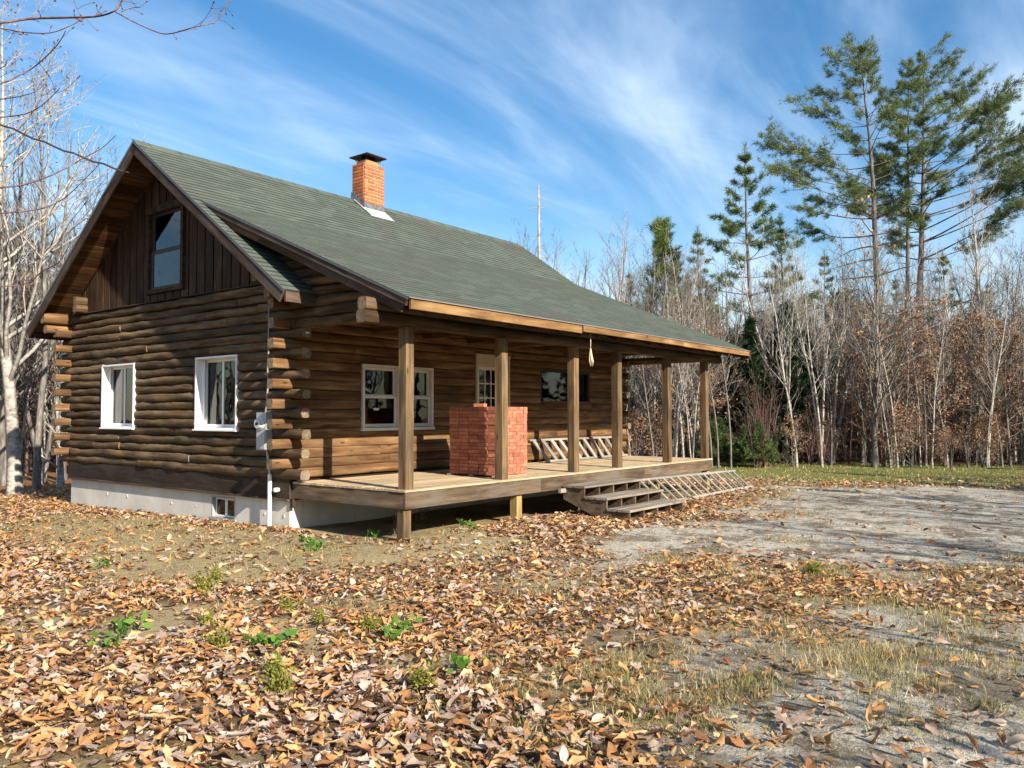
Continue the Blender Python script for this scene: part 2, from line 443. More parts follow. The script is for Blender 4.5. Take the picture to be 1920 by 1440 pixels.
def concrete():
    t = NT('foundation_concrete', 0.9, 0.15)
    v = t.new('ShaderNodeNewGeometry').outputs['Position']
    n = t.noise(v, 1.2, 7, 0.65)
    c = t.ramp(n, [(0.3, (0.48,0.45,0.40)), (0.55, (0.60,0.57,0.51)), (0.75, (0.68,0.65,0.59))])
    m = t.new('ShaderNodeMapping'); t.l.new(v, m.inputs['Vector']); m.inputs['Scale'].default_value = (3, 3, 0.35)
    c = t.mix(t.mapr(t.noise(m.outputs[0], 2.2, 5), 0.55, 0.75, 0, 0.5), c, (0.38,0.35,0.31))
    t.bump(t.noise(v, 30, 4), 0.3, 0.006)
    return t.color(c)
M_CONC = concrete()

def bark(name, dark, mid, light, scale=(9, 9, 2.0), moss=None):
    t = NT(name, 0.95, 0.1)
    v = t.coords('Object', scale)
    n = t.noise(v, 1.6, 6, 0.62, 0.3)
    c = t.ramp(n, [(0.3, dark), (0.52, mid), (0.72, light)])
    return t.color(c)
M_BARKG = bark('grey_bark', (0.070,0.060,0.052), (0.165,0.148,0.130), (0.30,0.28,0.25))
M_BARKB = bark('pale_birch_bark', (0.12,0.105,0.09), (0.34,0.31,0.27), (0.52,0.49,0.44), (3, 3, 7))
M_BARKP = bark('pine_bark', (0.050,0.041,0.035), (0.135,0.115,0.098), (0.24,0.21,0.18))
M_BARKR = bark('reddish_twig', (0.075,0.040,0.038), (0.16,0.095,0.085), (0.25,0.18,0.155))
M_SNAG = bark('bleached_snag', (0.24,0.20,0.18), (0.40,0.35,0.31), (0.54,0.49,0.44))
def leafmat(name, transl=0.35, rough=0.7):
    t = NT(name, rough, 0.2)
    a = t.new('ShaderNodeVertexColor', layer_name='Col')
    t.color(a.outputs[0])
    tr = t.new('ShaderNodeBsdfTranslucent'); t.l.new(a.outputs[0], tr.inputs[0])
    mx = t.new('ShaderNodeMixShader'); mx.inputs[0].default_value = transl
    out = t.n['Material Output']
    t.l.new(t.b.outputs[0], mx.inputs[1]); t.l.new(tr.outputs[0], mx.inputs[2]); t.l.new(mx.outputs[0], out.inputs['Surface'])
    return t.m
M_LEAF = leafmat('dry_leaf', 0.25)
M_NEEDLE = leafmat('pine_needles', 0.30, 0.6)
M_GRASS = leafmat('grass_blade', 0.35)

# ------------------------------------------------------------------ ground
def poly_px(pts, z=0.03): return np.array([ground_px(u, v, z) for u, v in pts])
def poly_dist(poly, x, y):
    """signed distance to a polygon, positive inside"""
    x = np.asarray(x, float); y = np.asarray(y, float)
    d = np.full(x.shape, 1e9); inside = np.zeros(x.shape, bool)
    n = len(poly)
    for i in range(n):
        ax, ay = poly[i]; bx, by = poly[(i+1) % n]
        ex, ey = bx-ax, by-ay
        t = np.clip(((x-ax)*ex + (y-ay)*ey)/(ex*ex+ey*ey+1e-12), 0, 1)
        d = np.minimum(d, np.hypot(x-ax-t*ex, y-ay-t*ey))
        c = ((ay > y) != (by > y)) & (x < (bx-ax)*(y-ay)/(by-ay+1e-12)+ax)
        inside ^= c
    return np.where(inside, d, -d)
P_DRIVE = poly_px([(1010,1025),(1130,985),(1330,955),(1470,908),(1920,914),(2500,925),(2700,1010),(2100,1060),(1880,1085),(1500,1048),(1300,1060),(1120,1058)])
P_TRACK = poly_px([(1330,1215),(1560,1140),(1920,1130),(2300,1120),(2500,1800),(1700,2000),(1120,1620),(1230,1400),(1300,1330)])
P_LAWN = poly_px([(1290,868),(1420,863),(1700,868),(2100,866),(2500,888),(2500,916),(1900,910),(1480,903),(1400,893),(1300,884)])
P_BARE = poly_px([(-80,985),(120,948),(560,1000),(760,1012),(960,985),(1010,1010),(960,1040),(700,1062),(420,1092),(230,1080),(60,1050)])
P_PATCH = poly_px([(90,1200),(300,1120),(420,1130),(380,1190),(200,1235)])
P_PATCH2 = poly_px([(430,1130),(640,1150),(700,1190),(560,1230),(450,1190)])
P_STEPLEAF = poly_px([(900,985),(1000,965),(1100,950),(1230,950),(1390,918),(1420,925),(1280,965),(1150,1000),(1050,1015),(930,1010)])
def house_zone(x, y):
    return (x > -0.02) & (x < 9.77) & (y > -2.42) & (y < 7.42)
def height(x, y):
    x = np.asarray(x, float); y = np.asarray(y, float)
    z = -0.12*sstep(0.5, 8, y)*sstep(3, -1, x) - 0.35*sstep(8.5, 16, y)
    z = z + 0.06*np.exp(-((x-1.2)**2/6 + (y+2.9)**2/1.6)) + 0.10*sstep(-5, -9.5, y)*sstep(2, -6, x)
    z = z + 0.05*(fbm(x*0.45, y*0.45, 3, 3)-0.5) + 0.02*(fbm(x*2.2, y*2.2, 9, 3)-0.5)
    z = z + 0.02*sstep(0.0, 0.6, poly_dist(P_STEPLEAF, x, y))
    return z
def masks(x, y):
    w = fbm(x*1.3, y*1.3, 21, 4)-0.5
    w2 = fbm(x*0.6, y*0.6, 31, 3)-0.5
    dr = sstep(-0.9, 1.1, poly_dist(P_DRIVE, x, y)+w*3.4+w2*1.6)
    tr = sstep(-0.4, 0.6, poly_dist(P_TRACK, x, y)+w*1.6+w2*0.6)*0.9
    gravel = np.clip(np.maximum(dr, tr), 0, 1)
    lawn = sstep(-0.6, 0.6, poly_dist(P_LAWN, x, y)+w*2.5)*(1-gravel)
    bare = sstep(-0.35, 0.35, poly_dist(P_BARE, x, y)+w*0.9)
    patch = np.maximum(sstep(-0.1, 0.3, poly_dist(P_PATCH, x, y)+w*0.5), sstep(-0.1, 0.3, poly_dist(P_PATCH2, x, y)+w*0.5))
    return gravel, lawn, bare, patch
def litter_density(x, y):
    g, l, b, p = masks(x, y)
    n = fbm(x*1.1, y*1.1, 51, 4)
    d = 0.25 + 0.9*sstep(0.30, 0.56, n)
    dist = np.hypot(x-CAM[0], y-CAM[1])
    left = sstep(-1.0, -4.5, x)
    d = d*(0.50+0.65*left) + 0.12*left
    d = d*(1-0.965*g)*(1-0.75*l)*(1-0.84*b)*(1-0.8*p)
    d = np.maximum(d, 1.0*sstep(-0.1, 0.25, poly_dist(P_STEPLEAF, x, y)+(n-0.5)*0.5))
    return d
xs = np.unique(np.concatenate([np.arange(-400, -60, 40), np.arange(-60, -14, 3), np.arange(-14, -9, 0.6), np.arange(-9, 14, 0.13), np.arange(14, 26, 0.3), np.arange(26, 60, 2.5), np.arange(60, 460, 40)]))
ys = np.unique(np.concatenate([np.arange(-400, -60, 40), np.arange(-60, -14, 3), np.arange(-14, -11, 0.5), np.arange(-11, 9, 0.13), np.arange(9, 24, 0.6), np.arange(24, 60, 2.5), np.arange(60, 460, 40)]))
GX, GY = np.meshgrid(xs, ys); GZ = height(GX, GY)
nx, ny = len(xs), len(ys)
ii = np.arange(nx*ny).reshape(ny, nx)
gf = np.stack([ii[:-1, :-1].ravel(), ii[:-1, 1:].ravel(), ii[1:, 1:].ravel(), ii[1:, :-1].ravel()], 1)
cxm = (GX[:-1, :-1]+GX[1:, 1:]).ravel()/2; cym = (GY[:-1, :-1]+GY[1:, 1:]).ravel()/2
gm = masks(GX.ravel(), GY.ravel())
M_GROUND = NT('yard_ground', 0.95, 0.1)
t = M_GROUND
gp = t.new('ShaderNodeNewGeometry').outputs['Position']
va = t.new('ShaderNodeVertexColor', layer_name='Col'); sp = t.new('ShaderNodeSeparateColor'); t.l.new(va.outputs[0], sp.inputs[0])
n_f = t.noise(gp, 42, 6, 0.7); n_m = t.noise(gp, 7, 6, 0.65); n_b = t.noise(gp, 1.1, 5, 0.6)
soil = t.ramp(n_m, [(0.30, (0.085,0.060,0.038)), (0.52, (0.20,0.150,0.092)), (0.74, (0.33,0.255,0.15))])
straw = t.ramp(n_f, [(0.30, (0.15,0.115,0.055)), (0.5, (0.32,0.255,0.13)), (0.72, (0.47,0.40,0.23))])
c = t.mix(t.mapr(n_b, 0.40, 0.62), soil, straw)
floor_c = t.ramp(n_f, [(0.3, (0.09,0.045,0.022)), (0.5, (0.21,0.105,0.048)), (0.72, (0.36,0.20,0.10))])
sx = t.new('ShaderNodeSeparateXYZ'); t.l.new(gp, sx.inputs[0])
far = t.math('MAXIMUM', t.mapr(sx.outputs['X'], 16.5, 20), t.math('MAXIMUM', t.mapr(sx.outputs['Y'], 7.5, 9.5), t.math('MAXIMUM', t.mapr(sx.outputs['X'], -10, -14), t.mapr(sx.outputs['Y'], -13, -16))))
c = t.mix(far, c, floor_c)
lawn_c = t.ramp(n_f, [(0.3, (0.06,0.07,0.02)), (0.5, (0.15,0.155,0.045)), (0.75, (0.30,0.26,0.10))])
c = t.mix(sp.outputs[1], c, lawn_c)
grav_c = t.ramp(n_f, [(0.28, (0.23,0.205,0.16)), (0.5, (0.41,0.375,0.305)), (0.72, (0.58,0.54,0.45))])
grav_c = t.mix(t.mapr(t.noise(gp, 1.5, 8, 0.75, 0.6), 0.46, 0.60, 0, 0.85), grav_c, (0.125,0.095,0.060))
grav_c = t.mix(t.mapr(t.noise(gp, 5.5, 6, 0.75), 0.52, 0.64, 0, 0.7), grav_c, (0.085,0.062,0.040))
c = t.mix(sp.outputs[0], c, grav_c)
lt = t.new('ShaderNodeVertexColor', layer_name='Lit'); ls = t.new('ShaderNodeSeparateColor'); t.l.new(lt.outputs[0], ls.inputs[0])
c = t.mix(t.math('MULTIPLY', t.mapr(ls.outputs[0], 0.35, 1.0), 0.8), c, t.ramp(n_f, [(0.3, (0.035,0.020,0.012)), (0.55, (0.105,0.058,0.030)), (0.75, (0.24,0.135,0.065))]))
c = t.mix(t.math('MULTIPLY', sp.outputs[2], 0.75), c, t.mix(n_m, (0.25,0.19,0.10), (0.43,0.35,0.20)))
t.bump(t.math('ADD', t.math('MULTIPLY', n_f, 0.5), n_m), 0.9, 0.04)
t.color(c)
gcol = np.stack([gm[0], gm[1], np.maximum(gm[2]*0.8, gm[3])], 1)
ground = put('ground', mesh_np('ground', np.stack([GX.ravel(), GY.ravel(), GZ.ravel()], 1), gf, t.m, gcol, smooth=True))
ground['kind'] = 'structure'
ld = litter_density(GX.ravel(), GY.ravel()); la = ground.data.color_attributes.new('Lit', 'FLOAT_COLOR', 'POINT')
lc4 = np.ones((len(ld), 4), np.float32); lc4[:, :3] = np.clip(ld, 0, 1)[:, None]; la.data.foreach_set('color', lc4.ravel())
def hz(x, y): return float(height(np.array([x]), np.array([y]))[0])

# ------------------------------------------------------------------ log cabin
HW, HL = 7.40, 9.75                 # gable width (Y), length (X)
CO = 0.1524; Z0 = 0.856             # log course height, first course centre
EX = 0.38                           # corner overhang of the passing logs
PD = 2.50                           # porch depth
ZD = 0.735                          # deck surface
XN, XF, XPN = -0.66, 10.65, -0.52   # roof ends: main near, far, porch near
def zM(y): return 6.63 - 0.702*abs(y-3.69)
def zP(y): return 3.24 + 0.423*(y+3.06)
cabin = thing('log_cabin', 'dark brown log cabin with green shingle roof and covered porch', 'cabin', (HL/2, HW/2, 0))

def wall_cells(u0, u1, z0, z1, holes):
    us = sorted({u0, u1, *[h[0] for h in holes], *[h[1] for h in holes]}); zs = sorted({z0, z1, *[h[2] for h in holes], *[h[3] for h in holes]})
    out = []
    for a, b in zip(us, us[1:]):
        for c, d in zip(zs, zs[1:]):
            m, n = (a+b)/2, (c+d)/2
            if not any(h[0] < m < h[1] and h[2] < n < h[3] for h in holes): out.append((a, b, c, d))
    return out
# foundation
fm = MB()
for a, b, c, d in wall_cells(0, HW, -0.8, 0.438, [(1.44, 2.15, 0.015, 0.40)]): fm.box((0, a, c), (0.2, b, d))
fm.box((0.2, 0, -0.8), (HL, 0.2, 0.438)); fm.box((0.2, HW-0.2, -0.8), (HL, HW, 0.438)); fm.box((HL-0.2, 0.2, -0.8), (HL, HW-0.2, 0.438))
foundation = fm.build('foundation', M_CONC, cabin)
for y in (0.12, 0.62, 2.6, 3.4, 4.2, 5.0, 5.8):
    d = MB(); r_ = 0.012+0.008*random.random(); d.box((-0.012, y, 0.17+0.03*random.random()), (0.001, y+r_*1.6, 0.19+0.05*random.random())); d.build('form_tie', M_CONC, foundation)
# basement window
bw = MB()
for a, b in (((0.0,1.44,0.015),(0.12,1.475,0.40)), ((0.0,2.115,0.015),(0.12,2.15,0.40)), ((0.0,1.475,0.365),(0.12,2.115,0.40)), ((-0.02,1.42,-0.01),(0.12,2.17,0.045))): bw.box(a, b)
bwin = bw.build('window', M_GREYW, cabin)
bwin['label'] = 'small basement window with grey frame in the foundation'
for y0, y1 in ((1.485, 1.79), (1.80, 2.105)):
    s = MB(); w_ = 0.025
    for a, b in (((0.06,y0,0.05),(0.085,y0+w_,0.36)), ((0.06,y1-w_,0.05),(0.085,y1,0.36)), ((0.06,y0+w_,0.335),(0.085,y1-w_,0.36)), ((0.06,y0+w_,0.05),(0.085,y1-w_,0.075))): s.box(a, b)
    s.build('sash', M_WHITE, bwin)
    abox('pane', (0.07, y0+w_, 0.075), (0.074, y1-w_, 0.335), M_GLASS, bwin, 0.0005)
# walls: core panels
GH = [(4.66, 5.93, 1.515, 2.745), (1.30, 2.54, 1.515, 2.745)]
core = MB()
for a, b, c, d in wall_cells(0.03, HW-0.03, 0.44, 3.84, GH): core.box((0.0, a, c), (0.06, b, d))
AW = (3.12, 4.22, 4.07, 5.50)
def roofz(y): return zM(y)-0.075
for poly in ([(HW-0.05,3.84),(AW[1],3.84),(AW[1],roofz(AW[1])),(HW-0.05,roofz(HW-0.05))], [(0.05,3.84),(AW[0],3.84),(AW[0],roofz(AW[0])),(0.05,roofz(0.05))],
             [(AW[0],3.84),(AW[1],3.84),(AW[1],AW[2]),(AW[0],AW[2])], [(AW[0],AW[3]),(AW[1],AW[3]),(AW[1],roofz(AW[1])),(3.69,roofz(3.69)),(AW[0],roofz(AW[0]))]):
    core.prism(poly, 0.02, 0.06, 'x')
gwall = core.build('gable_wall', M_BOARD, cabin)
PH = [(1.37, 3.07, 1.515, 2.605), (4.29, 5.35, 0.78, 2.91), (6.45, 8.45, 2.0, 2.755)]
core = MB()
for a, b, c, d in wall_cells(0.06, HL-0.03, 0.44, 4.1, PH): core.box((a, 0.0, c), (b, 0.06, d))
pwall = core.build('porch_wall', M_BOARD, cabin)
core = MB(); core.box((0.06, HW-0.06, 0.44), (HL, HW, 4.1)); bwall = core.build('back_wall', M_BOARD, cabin)
core = MB(); core.box((HL-0.06, 0.06, 0.44), (HL, HW-0.06, 3.84))
core.prism([(0.05,3.84),(HW-0.05,3.84),(HW-0.05,roofz(HW-0.05)),(3.69,roofz(3.69)),(0.05,roofz(0.05))], HL-0.05, HL, 'x')
fwall = core.build('far_wall', M_BOARD, cabin)
core = MB(); core.box((0.07, 0.07, 0.6), (HL-0.07, HW-0.07, 0.72)); core.box((0.07, 0.07, 3.86), (HL-0.07, HW-0.07, 3.92)); core.build('interior_floor', M_INSIDE, cabin)

def cuts(a, b, joint):
    """split a run into log lengths"""
    L = b-a
    if L < 2.4 or random.random() > joint: return [(a, b)]
    c = a + L*random.uniform(0.25, 0.75)
    return (cuts(a, c, joint*0.45) + cuts(c, b, joint*0.45))
def runs(a, b, z, holes):
    segs = [(a, b)]
    for h in holes:
        if h[2]-0.01 < z < h[3]+0.01:
            n = []
            for p, q in segs:
                if h[1] <= p or h[0] >= q: n.append((p, q)); continue
                if h[0] > p: n.append((p, h[0]-0.005))
                if h[1] < q: n.append((h[1]+0.005, q))
            segs = n
    return segs
random.seed(21)
for n in range(20):
    z = Z0 + CO*n
    a, b = (-EX, HW+EX) if n % 2 == 0 else (0.075, HW-0.075)
    if n in (15, 16): a = -2.30
    elif n > 16: a = -(2.0-(n-17)*0.37)
    for p, q in runs(a, b, z, GH):
        for c, d in cuts(p, q, 0.85):
            off = random.uniform(-0.010, 0.010); fk = random.uniform(0.92, 1.07)
            log('log', (off, c+0.002, z), (off, d-0.002, z), 0.084*fk, CO/2*min(1.02, fk*1.0), [M_LOG, M_END], gwall, 0.17, seg=12, step=0.09, p=0.66)
for n in range(20, 23):
    z = Z0 + CO*n
    log('log', (0.0, -(2.0-(n-17)*0.37), z), (0.0, 0.5, z), 0.08, CO/2*1.04, [M_LOG, M_END], gwall, 0.08)
for n in range(21):
    z = Z0 + CO*n
    a, b = (-EX, HL+EX) if n % 2 == 1 else (0.075, HL-0.075)
    if n > 17: a = -0.45
    for p, q in runs(a, b, z, PH):
        for c, d in cuts(p, q, 0.8):
            off = random.uniform(-0.005, 0.005)
            log('log', (c+0.002, off, z), (d-0.002, off, z), 0.074, CO/2*1.03, [M_LOGW, M_END], pwall, 0.045, seg=16, p=0.40, step=0.2)
for n in range(1, 20, 2):                                   # back wall logs passing the corner
    z = Z0 + CO*n
    if n < 18: log('log', (-EX, HW, z), (1.4, HW, z), 0.079, CO/2*1.0, [M_LOGW, M_END], bwall, 0.03, p=0.5, seg=12)
log('log', (-0.62, HW+0.02, 3.755), (1.4, HW+0.02, 3.755), 0.10, 0.115, [M_LOGW, M_END], bwall, 0.04)
log('log', (-0.56, HW+0.02, 3.53), (1.4, HW+0.02, 3.53), 0.085, 0.085, [M_LOGW, M_END], bwall, 0.04)
for n in range(0, 20, 2):                                   # far gable logs passing the porch corner
    z = Z0 + CO*n
    log('log', (HL, -EX, z), (HL, 1.2, z), 0.079, CO/2*1.02, [M_LOGW, M_END], fwall, 0.05)
for y in (0.60, 6.80):                                      # plate ends below the rafters
    for k in range(2):
        log('plate_end', (-0.26, y, 3.94+0.17*k-(0.0 if k == 0 else 0.01)), (0.3, y, 3.94+0.17*k-(0.0 if k == 0 else 0.01)), 0.085-0.02*k, 0.085, [M_LOG, M_END], gwall, 0.04)
# sill band over the foundation
for a, b in ((-0.06, 2.9), (2.91, HW+0.03)):
    abox('sill_board', (-0.055, a, 0.475), (-0.004, b, 0.785), M_SILLB, gwall)
abox('drip_board', (-0.075, -0.04, 0.440), (-0.002, HW+0.02, 0.472), M_RAKE, gwall)
# vertical boards of the gable
def gable_board(y0, y1, zb, zt0, zt1, d0, d1, name='board', mat=M_BOARD):
    ym = (y0+y1)/2; w = (y1-y0)/2; dm = (d0+d1)/2; e = (d1-d0)/2
    m = MB()
    m.add([(0,-w,-e),(0,w,-e),(0,w,e),(0,-w,e),(zt0-zb,-w,-e),(zt1-zb,w,-e),(zt1-zb,w,e),(zt0-zb,-w,e)],
          [(0,1,2,3),(4,7,6,5),(0,4,5,1),(1,5,6,2),(2,6,7,3),(3,7,4,0)])
    me = m.mesh('board', mat)
    # local x = up, y = +Y, z = -X
    return put(name, me, gwall, Matrix(((0,0,-1,-dm),(0,1,0,ym),(1,0,0,zb),(0,0,0,1))))
y = 0.30; k = 0
while y < HW-0.3:
    y1 = min(y+0.225, HW-0.25)
    d = 0.03+0.006*random.random()
    if y1 > AW[0]-0.07 and y < AW[1]+0.07:
        gable_board(y, y1, 3.86, 3.99, 3.99, -0.02+0.0, d)
        if roofz(y) > 5.6: gable_board(y, y1, 5.62, roofz(y)-0.01, roofz(y1)-0.01, -0.02, d)
        for s0, s1 in ((y, min(y1, AW[0]-0.09)), (max(y, AW[1]+0.09), y1)):
            if s1-s0 > 0.03: gable_board(s0, s1, 3.992, min(5.618, roofz(s0)-0.01), min(5.618, roofz(s1)-0.01), -0.02, d)
    elif min(roofz(y), roofz(y1)) > 3.92:
        gable_board(y, y1, 3.86, roofz(y)-0.01, roofz(y1)-0.01, -0.02, d)
    y += 0.262
abox('drip_board', (-0.10, 0.2, 3.836), (0.0, HW-0.2, 3.856), M_RAKE, gwall)
# attic window
aw = MB()
for a, b in (((-0.075,AW[0]-0.08,4.0),(0.02,AW[0],5.50)), ((-0.075,AW[1],4.0),(0.02,AW[1]+0.08,5.50)), ((-0.095,AW[0]-0.10,5.50),(0.02,AW[1]+0.10,5.62)), ((-0.085,AW[0],4.0),(0.02,AW[1],4.07))): aw.box(a, b)
awin = aw.build('window', M_BOARD, cabin); awin['label'] = 'double hung attic window in the board gable'
for (z0, z1, x, mat) in ((4.075, 4.79, -0.035, M_BROWNF), (4.77, 5.495, -0.012, M_BROWNF)):
    s = MB(); q = 0.05
    for a, b in (((x,AW[0]+0.002,z0),(x+0.03,AW[0]+q,z1)), ((x,AW[1]-q-0.06,z0),(x+0.03,AW[1]-0.002,z1)), ((x,AW[0]+q,z1-q),(x+0.03,AW[1]-q-0.06,z1)), ((x,AW[0]+q,z0),(x+0.03,AW[1]-q-0.06,z0+q))): s.box(a, b)
    s.build('sash', mat, awin)
    abox('pane', (x+0.01, AW[0]+q, z0+q), (x+0.015, AW[1]-q-0.06, z1-q), M_GLASS, awin, 0.0005)
# ground floor slider windows
def slider(y0, y1, z0, z1):
    m = MB(); tk = 0.03
    for a, b in (((-0.10,y0,z0),(0.13,y0+tk,z1)), ((-0.10,y1-tk,z0),(0.13,y1,z1)), ((-0.10,y0+tk,z1-tk),(0.13,y1-tk,z1)), ((-0.085,y0+tk,z0),(0.13,y1-tk,z0+tk))): m.box(a, b)
    w = m.build('window', M_WHITE, cabin)
    abox('sill', (-0.125, y0-0.02, z0-0.03), (-0.03, y1+0.02, z0-0.001), M_WHITE, w)
    ym = (y0+y1)/2
    for a, b, x in ((y0+tk+0.002, ym+0.025, 0.05), (ym-0.025, y1-tk-0.002, 0.085)):
        s = MB(); q = 0.05; zz0, zz1 = z0+tk+0.002, z1-tk-0.002
        s.box((x, a, zz0), (x+0.03, a+q, zz1)); s.box((x, b-q, zz0), (x+0.03, b, zz1)); s.box((x, a+q, zz1-q), (x+0.03, b-q, zz1)); s.box((x, a+q, zz0), (x+0.03, b-q, zz0+q))
        s.build('sash', M_WHITE, w)
        abox('pane', (x+0.012, a+q, zz0+q), (x+0.017, b-q, zz1-q), M_GLASS, w, 0.0005)
    tr = MB(); tr.box((0.036, y0+tk, z0+tk), (0.048, y0+tk+0.045, z1-tk)); tr.box((0.036, y1-tk-0.045, z0+tk), (0.048, y1-tk, z1-tk)); tr.build('track', M_WHITE, w)
    return w
w1 = slider(*GH[0]); w1['label'] = 'white sliding window nearest the far left corner'
w2 = slider(*GH[1]); w2['label'] = 'white sliding window nearest the porch corner'
abox('pale_board', (0.20, 1.34, 1.56), (0.215, 2.50, 2.12), M_PALE, w2)  # pale board in place of the greyish reflection on the lower panes
abox('pale_board', (0.20, 4.72, 1.56), (0.215, 5.10, 2.70), M_PALE, w1)
# porch window: two double hung units side by side
m = MB()
X0, X1, ZA, ZB = 1.37, 3.07, 1.515, 2.605
for a, b in (((X0,-0.105,ZA),(X0+0.045,0.08,ZB)), ((X1-0.045,-0.105,ZA),(X1,0.08,ZB)), ((X0+0.045,-0.105,ZB-0.045),(X1-0.045,0.08,ZB)), ((X0-0.02,-0.125,ZA-0.03),(X1+0.02,0.08,ZA+0.02)), ((2.18,-0.10,ZA+0.02),(2.27,0.08,ZB-0.045))): m.box(a, b)
pw = m.build('window', M_CASING, cabin); pw['label'] = 'pair of double hung windows with pale casing on the porch wall'
zmid = 2.06
for a, b in ((X0+0.047, 2.178), (2.272, X1-0.047)):
    for z0, z1, yy in ((ZA+0.022, zmid+0.02, -0.055), (zmid-0.02, ZB-0.047, -0.02)):
        s = MB(); q = 0.045
        s.box((a, yy, z0), (a+q, yy+0.03, z1)); s.box((b-q, yy, z0), (b, yy+0.03, z1)); s.box((a+q, yy, z1-q), (b-q, yy+0.03, z1)); s.box((a+q, yy, z0), (b-q, yy+0.03, z0+q*1.4))
        s.build('sash', M_CASING, pw)
        abox('pane', (a+q, yy+0.01, z0+q*1.4), (b-q, yy+0.015, z1-q), M_GLASS, pw, 0.0005)
abox('sticker', (1.66, -0.0475, 1.83), (1.78, -0.0465, 1.87), M_PALE, pw, 0.0002)
# door
m = MB()
for a, b in (((4.29,-0.10,0.78),(4.335,0.07,2.905)), ((5.305,-0.10,0.78),(5.35,0.07,2.905)), ((4.335,-0.09,2.72),(5.305,0.07,2.905)), ((4.28,-0.115,2.905),(5.36,0.06,2.95))): m.box(a, b)
dr = m.build('door', M_CREAM, cabin); dr['label'] = 'porch door with nine glass lites and cream frame'
gx0, gx1, gz0, gz1 = 4.50, 5.08, 1.80, 2.66
s = MB()
for a, b in (((4.336,0.02,0.79),(gx0,0.06,2.715)), ((gx1,0.02,0.79),(5.304,0.06,2.715)), ((gx0,0.02,0.79),(gx1,0.06,gz0)), ((gx0,0.02,gz1),(gx1,0.06,2.715))): s.box(a, b)
s.build('door_leaf', M_CASING, dr)
for i in range(3):
    for j in range(3):
        pw_, ph_ = (gx1-gx0)/3, (gz1-gz0)/3
        abox('pane', (gx0+i*pw_+0.012, 0.038, gz0+j*ph_+0.012), (gx0+(i+1)*pw_-0.012, 0.043, gz0+(j+1)*ph_-0.012), M_GLASS, dr, 0.0005)
mu = MB()
for i in range(4): mu.box((gx0+i*(gx1-gx0)/3-0.012, 0.024, gz0), (gx0+i*(gx1-gx0)/3+0.012, 0.056, gz1))
for j in range(4): mu.box((gx0, 0.026, gz0+j*(gz1-gz0)/3-0.012), (gx1, 0.054, gz0+j*(gz1-gz0)/3+0.012))
mu.build('muntin', M_CASING, dr)
mu = MB(); mu.tube([(5.22,0.02,1.72),(5.22,-0.06,1.72)], 0.03, 10); mu.build('handle', M_BLACK, dr)
# dark slider window at the far end of the porch wall
m = MB(); X0, X1, ZA, ZB = 6.45, 8.45, 2.0, 2.755
for a, b in (((X0,-0.06,ZA),(X0+0.06,0.08,ZB)), ((X1-0.06,-0.06,ZA),(X1,0.08,ZB)), ((X0+0.06,-0.06,ZB-0.06),(X1-0.06,0.08,ZB)), ((7.70,-0.03,ZA+0.06),(7.76,0.06,ZB-0.06))): m.box(a, b)
w3 = m.build('window', M_BROWNF, cabin); w3['label'] = 'dark brown sliding window near the far end of the porch'
abox('sill', (X0+0.061, -0.085, ZA), (X1-0.061, 0.07, ZA+0.055), M_MAROON, w3)
for a, b in ((X0+0.06, 7.70), (7.76, X1-0.06)): abox('pane', (a, 0.0, ZA+0.056), (b, 0.005, ZB-0.061), M_GLASS, w3, 0.0005)

# ------------------------------------------------------------------ roof
rm = MB()
for sgn in (-1, 1):
    ye = 3.69 + sgn*4.36; zr, ze = zM(3.69), zM(ye)
    rm.prism([(3.69,zr),(ye,ze),(ye,ze-0.05),(3.69,zr-0.05)] if sgn > 0 else [(3.69,zr-0.05),(ye,ze-0.05),(ye,ze),(3.69,zr)], XN+0.03, XF-0.03, 'x')
roof = rm.build('roof', M_SHINGLE, cabin)
pm = MB(); pm.prism([(-3.05,zP(-3.05)-0.05),(1.7,zP(1.7)-0.05),(1.85,zP(1.85)),(-3.05,zP(-3.05))], XPN+0.03, XF-0.03, 'x')
proof = pm.build('porch_roof', M_SHINGLE, cabin)
# shingles, course by course
SW, EXPO = 0.325, 0.142
def shingle_mesh(w):
    # local x along course, y up the slope, z out of the roof; butt edge is proud
    m = MB(); w = w/2-0.0015; l = EXPO*1.25
    k = EXPO*0.80; zk = 0.014+(0.003-0.014)*k/l
    m.add([(-w,0,0.001),(w,0,0.001),(w,l,0.001),(-w,l,0.001),(-w,0,0.014),(w,0,0.014),(w,k,zk),(-w,k,zk)], [(4,5,6,7),(0,1,5,4),(1,2,6,5),(3,0,4,7)])
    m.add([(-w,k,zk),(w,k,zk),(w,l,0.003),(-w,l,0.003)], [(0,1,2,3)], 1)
    return m
SH = []
def slope_courses(fz, y_top, y_bot, x0, x1, tagp, dy):
    """dy: run in y for one course on this slope"""
    sl = abs(fz(1.0)-fz(0.9))/0.1
    zax = Vector((0, -sl, 1)).normalized(); yax = Vector((0, 1, sl)).normalized()
    r = 0; yb = y_bot
    while yb < y_top:
        off = (r % 2)*SW*0.5 + ((r*7) % 5)*0.021
        x = x0 - off
        while x < x1-0.02:
            a, b = max(x, x0), min(x+SW, x1)
            if b-a > 0.04: SH.append((tagp, (a+b)/2 + 0.0, yb, fz(yb)+0.001, b-a, yax, zax))
            x += SW
        r += 1; yb += dy
slope_courses(zP, 1.72, -3.09, XPN-0.015, XF+0.015, 'p', EXPO/1.086)
n_p = len(SH)
yt = 1.76
slope_courses(lambda y: 6.63-0.702*(3.69-y), 3.62, yt, XN-0.015, XF+0.015, 'm', EXPO/1.222)
slope_courses(lambda y: 6.63-0.702*(3.69-y), yt-0.02, -0.70, XN-0.015, 0.6, 'm', EXPO/1.222)
